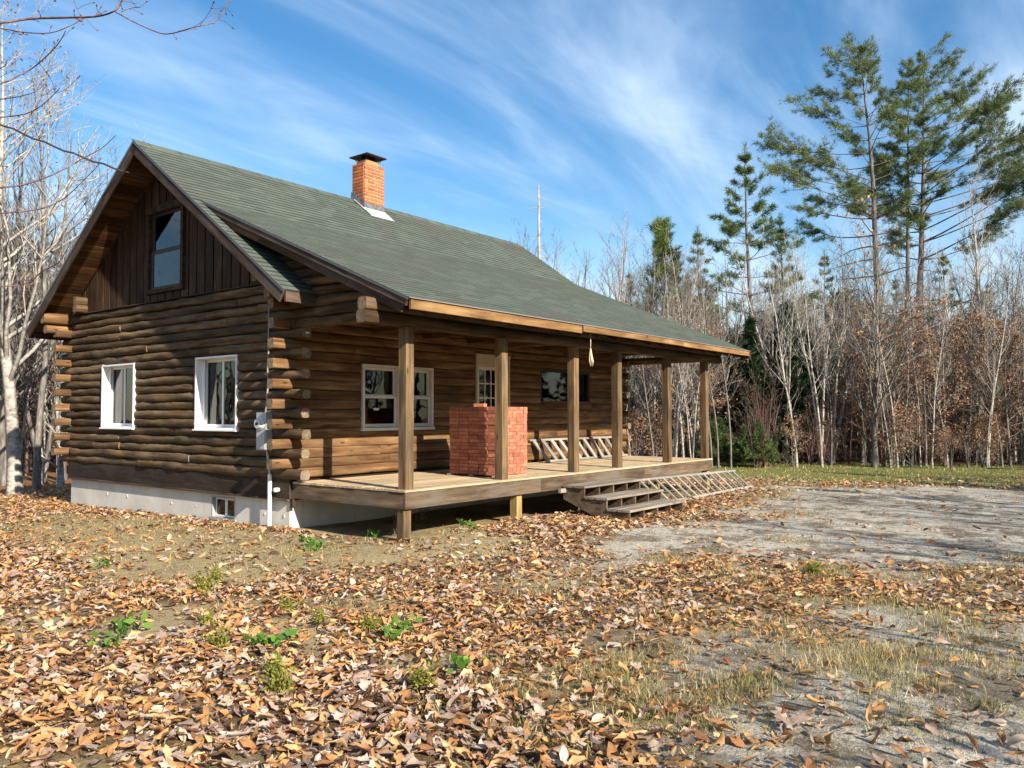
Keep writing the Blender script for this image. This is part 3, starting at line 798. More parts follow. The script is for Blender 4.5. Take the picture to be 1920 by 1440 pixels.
near = sorted(range(len(SH)), key=lambda i: (SH[i][1]-CAM[0])**2 + (SH[i][2]-CAM[1])**2 + (SH[i][3]-CAM[2])**2)
near = [i for i in near if SH[i][0] == 'p' or SH[i][2] > 1.7][:300]
near = set(near); rest = {'p': MB(), 'm': MB()}
shc = {}
for i, (tg, x, yy, zz, w, yax, zax) in enumerate(SH):
    xax = Vector((1, 0, 0))
    M = Matrix(((xax.x,yax.x,zax.x,x),(xax.y,yax.y,zax.y,yy),(xax.z,yax.z,zax.z,zz),(0,0,0,1)))
    key = round(w, 3)
    if i in near:
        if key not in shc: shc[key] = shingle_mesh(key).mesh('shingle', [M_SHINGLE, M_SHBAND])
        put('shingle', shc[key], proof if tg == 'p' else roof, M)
    else:
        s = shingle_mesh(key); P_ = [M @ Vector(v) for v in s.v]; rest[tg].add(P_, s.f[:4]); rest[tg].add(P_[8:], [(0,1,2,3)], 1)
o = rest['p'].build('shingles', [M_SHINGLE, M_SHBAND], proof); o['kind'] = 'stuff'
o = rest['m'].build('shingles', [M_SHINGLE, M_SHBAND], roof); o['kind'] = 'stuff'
x = XN
while x < XF:                                                # ridge caps
    b = min(x+0.29, XF+0.01); m = MB(); h = 0.012+0.004*((int(x*10)) % 2)
    m.add([(x,3.69-0.14,zM(3.55)+h),(b,3.69-0.14,zM(3.55)+h-0.004),(b,3.69,zM(3.69)+h+0.01),(x,3.69,zM(3.69)+h+0.016),(x,3.69+0.14,zM(3.55)+h),(b,3.69+0.14,zM(3.55)+h-0.004)], [(0,1,2,3),(3,2,5,4)])
    m.build('ridge_cap', M_SHINGLE, roof); x += 0.285
# soffit planks under the gable overhang
for sgn in (-1, 1):
    s = 0.12; L = 4.34*1.2218
    while s < L-0.05:
        e = min(s+0.205, L)
        ya, yb = 3.69+sgn*s/1.2218, 3.69+sgn*(e-0.006)/1.2218
        ym = (ya+yb)/2; up = Vector((0, sgn*0.702, 1)).normalized()
        c_ = Vector((0, ym, zM(ym)-0.052)) - up*0.014
        beam('soffit_plank', (XN+0.05, c_.y, c_.z), (-0.055, c_.y, c_.z), e-0.006-s, 0.022, M_SOFFIT, roof, up)
        s = e
def rake(x, yA, yB, fz, h, th, mat, name='rake_board', drop=0.0, parent=roof):
    sl = (fz(yB)-fz(yA))/(yB-yA); up = Vector((0, -sl, 1)).normalized()
    d = up*(h/2+drop)
    beam(name, Vector((x, yA, fz(yA)))-d, Vector((x, yB, fz(yB)))-d, th, h, mat, parent, up)
fL = lambda y: 6.63-0.702*(y-3.69); fR = lambda y: 6.63-0.702*(3.69-y)
rake(XN+0.018, 3.695, 8.08, fL, 0.20, 0.034, M_RAKE); rake(XN+0.018, 3.685, 1.5, fR, 0.20, 0.034, M_RAKE); rake(XN+0.018, 1.495, -0.70, fR, 0.20, 0.034, M_RAKE)
rake(XF-0.018, 3.695, 8.08, fL, 0.18, 0.034, M_RAKE); rake(XF-0.018, 3.685, -0.70, fR, 0.18, 0.034, M_RAKE)
rake(XN-0.006, 3.70, 8.09, fL, 0.045, 0.012, M_DRIPD, 'drip_edge', -0.012); rake(XN-0.006, 3.68, -0.71, fR, 0.045, 0.012, M_DRIPD, 'drip_edge', -0.012)
abox('eave_board', (XN+0.04, -0.70, zM(-0.67)-0.19), (1.6, -0.665, zM(-0.67)-0.03), M_RAKE, roof)
abox('eave_board', (XN+0.04, 8.045, zM(8.05)-0.19), (XF-0.04, 8.08, zM(8.05)-0.03), M_RAKE, roof)
rake(XPN+0.018, 1.60, -1.2, zP, 0.115, 0.034, M_RAKE, parent=proof); rake(XPN+0.018, -1.203, -3.06, zP, 0.115, 0.034, M_RAKE, parent=proof)
for a, b in ((1.4, 0.1), (0.095, -1.0), (-1.005, -1.9), (-1.905, -3.0)): rake(XPN+0.042, a, b, zP, 0.13, 0.03, M_SOFFIT if random.random() < 0.5 else M_RAKE, drop=0.09, parent=proof)
rake(XPN-0.006, 1.75, -3.08, zP, 0.04, 0.012, M_DRIPD, 'drip_edge', -0.010, proof)
rake(XF-0.018, 1.70, -3.06, zP, 0.20, 0.034, M_RAKE, parent=proof)
z_e = zP(-3.06)
abox('fascia_board', (XPN+0.036, -3.085, z_e-0.150), (3.47, -3.052, z_e-0.012), M_FASCIA, proof)
abox('fascia_board', (3.50, -3.094, z_e-0.118), (7.2, -3.052, z_e-0.010), M_FASCIA, proof)
abox('fascia_board', (7.205, -3.090, z_e-0.125), (XF, -3.052, z_e-0.012), M_FASCIA, proof)
abox('drip_edge', (XPN, -3.108, z_e-0.016), (XF+0.01, -3.05, z_e-0.004), M_DRIP, proof, 0.002)
x = XPN+0.45
while x < XF-0.2:                                            # porch rafters
    rake(x, 0.1, -3.04, zP, 0.145, 0.042, M_BOARD, 'rafter', 0.056, proof); x += 0.61
rake(XF-0.35, 0.1, -3.04, zP, 0.145, 0.042, M_BOARD, 'rafter', 0.056, proof)
# chimney
CX0, CX1, CY0, CY1, CZ = 4.38, 4.98, 3.28, 3.71, 7.43
m = MB(); m.box((CX0+0.012, CY0+0.012, 6.0), (CX1-0.012, CY1-0.012, CZ-0.006))
chim = m.build('chimney', M_MORTAR, cabin); chim['label'] = 'red brick chimney with black metal cap'
bh = 0.0765; nrow = 15
def brick_box(name, c, size, mat, parent, jit=0.0):
    return put(name, beam_mesh(size[0], size[1], size[2], 0.004, [mat]), parent,
               Matrix.Translation(c) @ Matrix.Rotation(jit, 4, 'Z'))
rr = random.Random(5)
for k in range(nrow):
    z = CZ - (k+0.5)*bh
    def course(L, off):
        o_ = []; p = -off
        while p < L-0.005:
            a, b = max(0, p), min(L, p+0.204)
            if b-a > 0.03: o_.append((a+0.008, b-0.008))
            p += 0.204
        return o_
    zoff = zM(CY0)
    for a, b in course(CX1-CX0, 0.102*(k % 2)):
        j = rr.uniform(-0.002, 0.002)
        if z > zM(CY0)+0.10: brick_box('brick', ((CX0+CX1)/2-(CX1-CX0)/2+(a+b)/2, CY0+0.012+j, z), (b-a, 0.03, bh-0.017), M_CBRICK, chim)
    for a, b in course(CY1-CY0-0.06, 0.102*((k+1) % 2)):
        j = rr.uniform(-0.002, 0.002)
        if z > zM(CY0+0.3)+0.05: put('brick', beam_mesh(b-a, 0.03, bh-0.017, 0.004, [M_CBRICK]), chim, Matrix.Translation((CX0+0.012+j, CY0+0.03+(a+b)/2, z)) @ Matrix.Rotation(math.pi/2, 4, 'Z'))
m = MB(); m.box((CX0+0.10, CY0+0.06, CZ-0.01), (CX1-0.10, CY1-0.06, CZ+0.09)); m.build('flue', M_CLAY, chim)
cx_, cy_ = (CX0+CX1)/2, (CY0+CY1)/2
cap = MB(); q = 0.30
cap.add([(cx_-q,cy_-q,CZ+0.20),(cx_+q,cy_-q,CZ+0.20),(cx_+q,cy_+q,CZ+0.20),(cx_-q,cy_+q,CZ+0.20),(cx_,cy_,CZ+0.33),(cx_-q,cy_-q,CZ+0.175),(cx_+q,cy_-q,CZ+0.175),(cx_+q,cy_+q,CZ+0.175),(cx_-q,cy_+q,CZ+0.175)],
        [(0,1,4),(1,2,4),(2,3,4),(3,0,4),(5,8,7,6),(0,5,6,1),(1,6,7,2),(2,7,8,3),(3,8,5,0)])
capo = cap.build('chimney_cap', M_BLACK, chim)
g = MB()
for a in range(6):
    g.tube([(CX0+0.12+a*0.072, CY0+0.07, CZ+0.08), (CX0+0.12+a*0.072, CY0+0.07, CZ+0.185)], 0.006, 5)
    g.tube([(CX0+0.12, CY0+0.08+a*0.054, CZ+0.08), (CX0+0.12, CY0+0.08+a*0.054, CZ+0.185)], 0.006, 5)
g.box((CX0+0.17, CY0+0.12, CZ+0.09), (CX1-0.17, CY1-0.12, CZ+0.18))
for sx_, sy_ in ((-1,-1),(1,-1),(1,1),(-1,1)): g.tube([(cx_+sx_*0.16, cy_+sy_*0.14, CZ+0.05), (cx_+sx_*0.24, cy_+sy_*0.22, CZ+0.18)], 0.008, 5)
g.build('spark_screen', M_BLACK, capo)
m = MB()                                                     # apron and step flashing
zb = zM(CY0)
m.add([(CX0-0.05,CY0-0.30,zM(CY0-0.30)+0.022),(CX1+0.05,CY0-0.30,zM(CY0-0.30)+0.022),(CX1+0.03,CY0-0.012,zb+0.055),(CX0-0.03,CY0-0.012,zb+0.055)], [(0,1,2,3)])
m.build('apron_flashing', M_APRON, chim)
m = MB(); m.add([(CX0-0.006,CY0-0.010,zb+0.02),(CX1+0.006,CY0-0.010,zb+0.02),(CX1+0.006,CY0-0.010,zb+0.17),(CX0-0.006,CY0-0.010,zb+0.17)], [(0,1,2,3)]); m.build('flashing', M_LEAD, chim)
for k in range(3):
    ya, yb = CY0-0.01+k*0.145, CY0-0.01+(k+1)*0.145+0.012
    m = MB(); x_ = CX0-0.009-0.001*k
    m.add([(x_,ya,zM(ya)+0.01),(x_,yb,zM(yb)+0.01),(x_,yb,zM(ya)+0.27+(0.02 if k < 2 else 0.0)),(x_,ya,zM(ya)+0.24)], [(0,3,2,1)]); m.build('flashing', M_LEAD, chim)
m = MB(); m.tube([(CX0-0.03,CY0-0.28,zM(CY0-0.28)+0.03),(CX0-0.05,CY0-0.05,zM(CY0-0.05)+0.05),(CX0-0.03,CY0+0.3,zM(CY0+0.3)+0.06)], 0.012, 6); m.build('flashing_edge', M_APRON, chim)

# ------------------------------------------------------------------ porch
pm = MB()
for x in (0.35, 2.1, 4.2, 6.3, 8.4, 9.5): pm.box((x, -PD+0.06, 0.50), (x+0.04, -0.02, 0.695))
porch = pm.build('porch', M_RIM, cabin)
random.seed(4)
nb = 17; bwid = (PD+0.02-0.085)/nb
for k in range(nb):
    ya = -PD-0.02+k*bwid
    x = -0.012
    brk = [0.0, 9.80] if k % 3 == 2 else ([0.0, 3.66, 7.3, 9.80] if k % 3 == 0 else [0.0, 4.88, 9.80])
    for a, b in zip(brk, brk[1:]):
        e = random.uniform(-0.006, 0.006)
        abox('deck_board', (a-0.014+0.002+(e if a == 0 else 0), ya+0.004, ZD-0.030+random.uniform(0,0.002)), (b-0.002+(0.01 if b > 9 else 0), ya+bwid-0.004, ZD+random.uniform(-0.0015,0.0015)), M_DECK, porch)
for a, b in ((-PD-0.005, 0.0-0.09),): abox('rim_board', (0.0, a+0.04, 0.480), (0.042, b, 0.702), M_RIM, porch)
for a, b in ((-0.002, 3.1), (3.103, 6.6), (6.603, 9.79)): abox('rim_board', (a, -PD-0.006, 0.478), (b, -PD+0.034, 0.702), M_RIM, porch)
abox('rim_board', (9.75, -PD+0.036, 0.48), (9.79, -0.1, 0.702), M_RIM, porch)
abox('corner_trim', (-0.012, -0.085, 0.474), (0.05, -0.03, 0.735), M_RAKE, porch)
PXS = (0.07, 2.16, 4.20, 5.71, 7.78, 9.65)
for x in PXS: abox('post', (x, -2.44, ZD+0.001), (x+0.152, -2.29, 2.955), M_POST, porch, 0.005)
for i, x in enumerate((0.02, 2.51, 4.85, 7.2, 9.64)):
    h = hz(x+0.07, -2.4)-0.1
    abox('support_post', (x, -2.455, h), (x+0.14, -2.315, 0.477), M_NEWPOST if i else M_POST, porch, 0.005)
for k, z in enumerate((3.040, 3.208)):
    log('beam', (-0.68+0.02*k, -2.365, z), (10.55, -2.365, z), 0.088, 0.088, [M_LOG, M_END], porch, 0.03, p=0.55, step=0.4)
log('beam', (9.85, -2.3, 3.05), (9.85, -0.05, 3.05), 0.085, 0.085, [M_LOG, M_END], porch, 0.03)
x = 1.6
while x < 9.7:                                               # ceiling ties
    abox('tie', (x, -2.28, 3.13), (x+0.04, -0.06, 3.23), M_LOGW, porch); x += 1.22
abox('nailer', (-0.3, -2.265, 3.30), (10.5, -2.23, 3.36), M_BOARD, porch)
abox('bracket', (-0.03, -0.11, 0.34), (0.03, -0.045, 0.472), M_RAKE, porch)

# ------------------------------------------------------------------ electric service
m = MB(); m.box((-0.205, 0.34, 1.21), (-0.088, 0.585, 1.795))
meter = m.build('electric_meter', M_METERG, cabin); meter['label'] = 'grey electric meter box on the cabin corner'
m = MB(); m.tube([(-0.205,0.46,1.62),(-0.225,0.46,1.62)], 0.095, 16); m.tube([(-0.225,0.46,1.62),(-0.285,0.46,1.62)], [0.082,0.072], 16)
m.build('meter_dial', [plain('meter_glass', (0.60,0.62,0.64), 0.12, 0.6)], meter)
m = MB(); m.box((-0.215, 0.36, 1.23), (-0.206, 0.565, 1.49)); m.build('cover', M_METERG, meter)
m = MB(); m.box((-0.291,0.43,1.60),(-0.286,0.49,1.64)); m.build('meter_register', M_BLACK, meter)
m = MB(); m.tube([(-0.13,0.33,-0.1),(-0.13,0.33,0.84)], 0.032, 10); m.build('conduit', M_WHITE, meter)
m = MB(); m.tube([(-0.13,0.33,0.84),(-0.13,0.36,1.0),(-0.14,0.40,1.21)], 0.018, 8); m.build('riser', M_METERG, meter)
m = MB(); m.tube([(-0.12,0.47,1.79),(-0.15,0.40,2.0),(-0.10,0.44,2.2),(-0.14,0.40,2.5),(-0.10,0.43,2.8),(-0.13,0.40,3.1),(-0.11,0.42,3.5),(-0.12,0.42,3.85),(-0.10,0.9,4.3),(-0.10,2.2,5.25),(-0.11,3.6,5.95)], 0.012, 6); m.build('service_wire', M_WIRE, meter)
m = MB(); m.tube([(-0.06,0.20,0.60),(-0.14,0.20,0.60)], 0.035, 10); m.build('vent_cap', M_WHITE, gwall, True)
m = MB(); m.box((-0.02,-EX-0.012,2.985),(0.04,-EX+0.0,3.015)); m.build('tag_plate', M_PALE, gwall)
# service drop to the gable
m = MB()
A = Vector((-0.12, 3.75, 6.02)); Bp = Vector(tuple(CAM + ray(-330, 60)*13.0))
pts = []
for i in range(33):
    s_ = i/32; p = A.lerp(Bp, s_); p.z -= 0.9*s_*(1-s_)
    p += Vector((0, 0.015*math.sin(i*2.1), 0.015*math.cos(i*2.1))); pts.append(p)
m.tube(pts, 0.017, 6)
drop = m.build('service_cable', M_CABLE, None, True)
tag(drop, 'black overhead service cable running to the cabin gable', 'cable')
m = MB(); pb = Bp; m.tube([(pb.x, pb.y, -0.3), (pb.x, pb.y, pb.z+0.6)], [0.14, 0.10], 10)
pole = m.build('utility_pole', M_BARKG, None, True); tag(pole, 'wooden utility pole holding the overhead service cable', 'pole')

# ------------------------------------------------------------------ brick stack on the porch
stack = thing('brick_stack', 'square stack of loose red bricks on the porch deck by the door', 'bricks', (2.85, -1.58, ZD))
m = MB()
for yy in (-2.10, -1.60, -1.12): m.box((2.43, yy, ZD+0.003), (3.24, yy+0.09, ZD+0.028))
m.build('pallet_strip', M_DECK, stack)
rr = random.Random(3)
BL, BWD, BH = 0.211, 0.0985, 0.0588
bx0, by0 = 2.44, -2.13
rows = 19; core_b = MB()
for k in range(rows):
    z = ZD+0.029 + (k+0.5)*BH
    for i in range(8):
        for j in range(5):
            jx, jy = rr.uniform(-0.004, 0.004), rr.uniform(-0.004, 0.004)
            cx, cy = bx0+(i+0.5)*BWD, by0+(j+0.5)*BL
            if j == 0 and rr.random() < 0.0: continue
            vis = i == 0 or (j == 0) or (k == rows-1 and j < 3 and i < 4)
            rot = rr.gauss(0, 0.02)
            sz = (BL-0.006, BWD-0.004, BH-0.0035)
            if vis and j == 0 and i > 0:
                # the face toward the yard mixes headers and pairs laid crosswise
                if i % 2 == 1 and i < 7 and ((k*5+i) % 3 == 0):
                    put('brick', beam_mesh(2*BWD-0.005, 0.098, sz[2], 0.003, [M_BRICK]), stack, Matrix.Translation((cx+BWD/2+jx, by0+0.05+jy, z)))
                    continue
                if i % 2 == 0 and ((k*5+i-1) % 3 == 0) and i-1 < 7: continue
            if vis: put('brick', beam_mesh(*sz, 0.003, [M_BRICK]), stack, Matrix.Translation((cx+jx+rr.gauss(0,0.004), cy+jy, z)) @ Matrix.Rotation(math.pi/2+rot, 4, 'Z'))
            else: core_b.box((cx-BWD/2+0.003, cy-BL/2+0.003, z-BH/2+0.001), (cx+BWD/2-0.003, cy+BL/2-0.003, z+BH/2-0.001))
put('brick', beam_mesh(BL-0.006, BWD-0.004, BH-0.0035, 0.003, [M_BRICK]), stack, Matrix.Translation((2.72, -1.52, ZD+0.029+(rows+0.5)*BH)) @ Matrix.Rotation(math.pi/2+0.12, 4, 'Z'))
o = core_b.build('bricks', M_BRICK, stack); o['kind'] = 'stuff'

# ------------------------------------------------------------------ steps
steps = thing('porch_steps', 'weathered three tread wooden steps up to the porch', 'steps', (4.65, -3.2, hz(4.65, -3.2)))
SX0, SX1 = 3.70, 5.62
zs_ = (0.555, 0.385, 0.215); yf = (-2.985, -3.42, -3.845)
for i in range(3):
    for q in range(2):
        ya = yf[i]+q*0.222
        abox('tread', (SX0-0.03+0.01*q, ya, zs_[i]-0.038), (SX1+0.03-0.012*q, ya+0.216, zs_[i]), M_STEP, steps, 0.005)
gz = hz(4.6, -3.7)-0.06
for i in range(5):
    x = SX0 + 0.0 + i*(SX1-SX0-0.04)/4
    poly = [(-2.54, zs_[0]-0.04), (yf[0]+0.03, zs_[0]-0.04), (yf[0]+0.03, zs_[1]-0.04), (yf[1]+0.03, zs_[1]-0.04), (yf[1]+0.03, zs_[2]-0.04), (yf[2]+0.03, zs_[2]-0.04), (yf[2]+0.03, gz), (-3.42, gz), (-2.54, zs_[0]-0.24)]
    m = MB(); m.prism(poly, x, x+0.038, 'x'); m.build('stringer', M_RIM, steps)
abox('cleat', (SX0-0.16, -2.60, 0.43), (SX1+0.02, -2.545, 0.50), M_STEP, steps)

# ------------------------------------------------------------------ ladders
def ladder(name, label, a0, a1, b0, b1, nr, rail_w, rung, mat, flat=False):
    """two rails a0-a1 and b0-b1 with nr rungs between"""
    t_ = thing(name, label, 'ladder', tuple((Vector(b0)+Vector(b1))/2))
    a0, a1, b0, b1 = map(Vector, (a0, a1, b0, b1))
    nrm = (a1-a0).cross(b0-a0).normalized()
    beam('rail', a0, a1, rail_w, rail_w*0.6, mat, t_, nrm); beam('rail', b0, b1, rail_w, rail_w*0.6, mat, t_, nrm)
    for i in range(nr):
        s = (i+0.4)/nr
        p, q = a0.lerp(a1, s), b0.lerp(b1, s)
        beam('rung', p.lerp(q, 0.02), p.lerp(q, 0.98), rung, rung*(0.35 if flat else 0.8), mat, t_, nrm, 0.003)
    return t_
zl = hz(8, -3)
ladder('ladder', 'grey wooden ladder lying on its edge in leaves beside the steps', (5.45,-2.60,0.485), (10.85,-2.62,0.40), (5.75,-2.97,hz(5.75,-2.97)+0.03), (10.95,-2.99,hz(10.95,-2.99)+0.03), 17, 0.055, 0.042, M_LADDER)
ladder('ladder', 'weathered ladder with flat rungs leaning low against the porch wall', (5.98,-0.125,1.205), (9.55,-0.125,1.195), (6.16,-0.40,ZD+0.03), (9.60,-0.40,ZD+0.03), 11, 0.05, 0.10, M_LADDER, True)
# hanging rope at the eave
rope = MB(); rope.tube([(3.97,-2.93,3.16),(3.972,-2.93,2.98),(3.968,-2.93,2.86)], 0.008, 6)
for q in range(5):
    a_ = q*1.3; rope.tube([(3.968,-2.93,2.88),(3.972+0.02*math.cos(a_),-2.93+0.02*math.sin(a_),2.74),(3.985+0.028*math.cos(a_+0.5),-2.93+0.028*math.sin(a_),2.66),(4.0+0.02*math.cos(a_),-2.93+0.015*math.sin(a_),2.57+0.02*(q % 2))], [0.012,0.014,0.012,0.005], 6)
ro = rope.build('hanging_rope', M_ROPE, None, True); tag(ro, 'short pale frayed rope hanging from the porch eave', 'rope')

# ------------------------------------------------------------------ vegetation builders
class TB:
    """tree buffers: quads for wood, triangles for leaves"""
    def __init__(s): s.V = []; s.F = []; s.n = 0; s.LV = []; s.LF = []; s.LC = []; s.ln = 0
    def tube(s, P, r, sides):
        P = np.asarray(P, float); n = len(P)
        T = np.gradient(P, axis=0); T /= np.linalg.norm(T, axis=1, keepdims=True)+1e-9
        ref = np.array([0.31, 0.87, 0.11]) if abs(T[0, 1]) < 0.8 else np.array([0.9, 0.1, 0.2])
        A = np.cross(T, ref); A /= np.linalg.norm(A, axis=1, keepdims=True)+1e-9
        B = np.cross(T, A)
        q = np.linspace(0, 2*math.pi, sides, endpoint=False)
        ring = P[:, None] + (A[:, None]*np.cos(q)[None, :, None] + B[:, None]*np.sin(q)[None, :, None])*np.asarray(r)[:, None, None]
        i = np.arange(n-1)[:, None]*sides; k = np.arange(sides)[None]; k2 = (k+1) % sides
        f = np.stack([i+k, i+k2, i+sides+k2, i+sides+k], -1).reshape(-1, 4)
        s.V.append(ring.reshape(-1, 3)); s.F.append(f+s.n); s.n += n*sides
    def leaves(s, V, F, C):
        s.LV.append(V); s.LF.append(F+s.ln); s.LC.append(C); s.ln += len(V)
    def wood_mesh(s, name, mat): return mesh_np(name, np.concatenate(s.V), np.concatenate(s.F), mat, smooth=True)
    def leaf_mesh(s, name, mat): return mesh_np(name, np.concatenate(s.LV), np.concatenate(s.LF), mat, np.concatenate(s.LC))
def rotdir(d, ang, az):
    d = d/np.linalg.norm(d); ref = np.array([0, 0, 1.0]) if abs(d[2]) < 0.9 else np.array([1.0, 0, 0])
    a = np.cross(d, ref); a /= np.linalg.norm(a); b = np.cross(d, a)
    return d*math.cos(ang) + (a*math.cos(az)+b*math.sin(az))*math.sin(ang)
def path(p, d, L, n, wander, up, rs):
    P = [np.array(p, float)]; d = d/np.linalg.norm(d)
    for i in range(n):
        d = d + rs.normal(0, wander, 3) + np.array([0, 0, up]); d /= np.linalg.norm(d)
        P.append(P[-1] + d*L/n)
    return np.array(P)
def quad_leaves(pts, size, cols, rs, aspect=0.55, droop=0.3):
    n = len(pts); pts = np.asarray(pts)
    a = rs.normal(0, 1, (n, 3)); a[:, 2] -= droop; a /= np.linalg.norm(a, axis=1, keepdims=True)
    b = np.cross(a, rs.normal(0, 1, (n, 3))); b /= np.linalg.norm(b, axis=1, keepdims=True)+1e-9
    L = size*rs.uniform(0.7, 1.3, (n, 1))
    V = np.stack([pts, pts+a*L*0.5+b*L*aspect*0.5, pts+a*L, pts+a*L*0.5-b*L*aspect*0.5], 1).reshape(-1, 3)
    i = np.arange(n)[:, None]*4
    F = np.concatenate([i+np.array([[0, 1, 2]]), i+np.array([[0, 2, 3]])], 0)
    c = np.array(cols)[rs.integers(0, len(cols), n)]*rs.uniform(0.7, 1.25, (n, 1))
    return V, F, np.repeat(c, 4, 0)
COPPER = [(0.25,0.115,0.060),(0.34,0.175,0.085),(0.17,0.080,0.048),(0.42,0.26,0.14),(0.26,0.16,0.10),(0.36,0.26,0.17)]
def bare_tree(seed, H, r, start=0.25, nb=22, ang=(0.6, 0.95), blen=0.42, lv=3, up=0.10, wob=0.03, leaf=0, leafsize=0.08, leafcols=COPPER, tw=5, sides=6, fork=0, leaf_low=1.0):
    rs = np.random.default_rng(seed); tb = TB(); tips = []
    trunks = []
    if fork:
        for k in range(fork):
            d = rotdir(np.array([0, 0, 1.0]), rs.uniform(0.08, 0.22), 2*math.pi*k/fork+rs.uniform(0, 1))
            trunks.append((path((0, 0, -0.15), d, H*rs.uniform(0.85, 1.0)+0.15, 14, wob, 0.02, rs), r*rs.uniform(0.7, 1)))
    else: trunks.append((path((0, 0, -0.15), np.array([rs.normal(0, 0.03), rs.normal(0, 0.03), 1.0]), H+0.15, 14, wob, 0.015, rs), r))
    for TP, r0 in trunks:
        tr = r0*(1-np.linspace(0, 1, len(TP))**1.1*0.93); tr[0] *= 1.3
        tb.tube(TP, tr, sides)
        m = nb//len(trunks)
        for i in range(m):
            t = start + (1-start)*((i+rs.uniform(0, 0.8))/m)*0.97
            q = t*(len(TP)-1); k = int(q); f = q-k
            p = TP[k]*(1-f)+TP[min(k+1, len(TP)-1)]*f
            rr_ = max(0.004, np.interp(q, np.arange(len(TP)), tr)*0.48)
            L = H*blen*(0.25+0.95*(1-t)**0.75)*rs.uniform(0.6, 1.15)
            d = rotdir(np.array([0, 0, 1.0]), rs.uniform(*ang), rs.uniform(0, 6.283))
            B = path(p, d, L, 6, 0.10, up, rs); br = rr_*(1-np.linspace(0, 1, 7)*0.8); tb.tube(B, br, 4)
            for j in range(tw):
                s_ = rs.uniform(0.22, 1.0); qq = s_*6; kk = min(int(qq), 5); pp = B[kk]*(1-(qq-kk))+B[kk+1]*(qq-kk)
                dd = rotdir(B[kk+1]-B[kk], rs.uniform(0.35, 0.9), rs.uniform(0, 6.283))
                L2 = L*0.45*rs.uniform(0.5, 1.2)*(1.15-0.5*s_)
                C = path(pp, dd, L2, 4, 0.13, up*1.2, rs); tb.tube(C, max(0.0035, rr_*0.42)*(1-np.linspace(0, 1, 5)*0.65), 3)
                tips.append(C)
                if lv >= 3:
                    for g in range(3):
                        s3 = rs.uniform(0.25, 1); q3 = s3*4; k3 = min(int(q3), 3); p3 = C[k3]*(1-(q3-k3))+C[k3+1]*(q3-k3)
                        D = path(p3, rotdir(C[k3+1]-C[k3], rs.uniform(0.3, 0.8), rs.uniform(0, 6.283)), L2*0.55*rs.uniform(0.5, 1.2), 3, 0.12, up*1.2, rs)
                        tb.tube(D, np.array([0.0042, 0.0034, 0.0026, 0.0016])*max(1, r0/0.08)**0.3, 3); tips.append(D)
    if leaf:
        allp = np.concatenate(tips); allp = allp[allp[:, 2] < H*leaf_low+0.3] if leaf_low < 1 else allp
        pts = allp[rs.integers(0, len(allp), leaf)] + rs.normal(0, 0.05, (leaf, 3))
        tb.leaves(*quad_leaves(pts, leafsize, leafcols, rs))
    return tb
GREEN_P = [(0.070,0.110,0.036),(0.100,0.150,0.048),(0.135,0.185,0.06),(0.055,0.086,0.032),(0.16,0.20,0.07)]
GREEN_H = [(0.10,0.145,0.055),(0.14,0.19,0.07),(0.18,0.225,0.085),(0.085,0.12,0.05),(0.21,0.245,0.095)]
GREEN_D = [(0.022,0.045,0.018),(0.035,0.062,0.024),(0.050,0.085,0.028)]
GREEN_Y = [(0.15,0.21,0.045),(0.20,0.26,0.055),(0.11,0.16,0.04)]
def needle_tufts(pts, dirs, size, cols, rs, per=9, spread=0.75, width=0.10):
    n = len(pts); P = np.repeat(np.asarray(pts), per, 0); D = np.repeat(np.asarray(dirs), per, 0)
    D = D/np.linalg.norm(D, axis=1, keepdims=True)
    a = D + rs.normal(0, spread, P.shape); a /= np.linalg.norm(a, axis=1, keepdims=True)
    b = np.cross(a, rs.normal(0, 1, P.shape)); b /= np.linalg.norm(b, axis=1, keepdims=True)+1e-9
    L = size*rs.uniform(0.6, 1.25, (len(P), 1))
    P = P + rs.normal(0, size*0.25, P.shape)
    V = np.stack([P-b*L*width, P+b*L*width, P+a*L], 1).reshape(-1, 3)
    F = np.arange(len(P)*3).reshape(-1, 3)
    base = np.array(cols)[np.repeat(rs.integers(0, len(cols), n), per)]*rs.uniform(0.75, 1.25, (len(P), 1))
    return V, F, np.repeat(base, 3, 0)
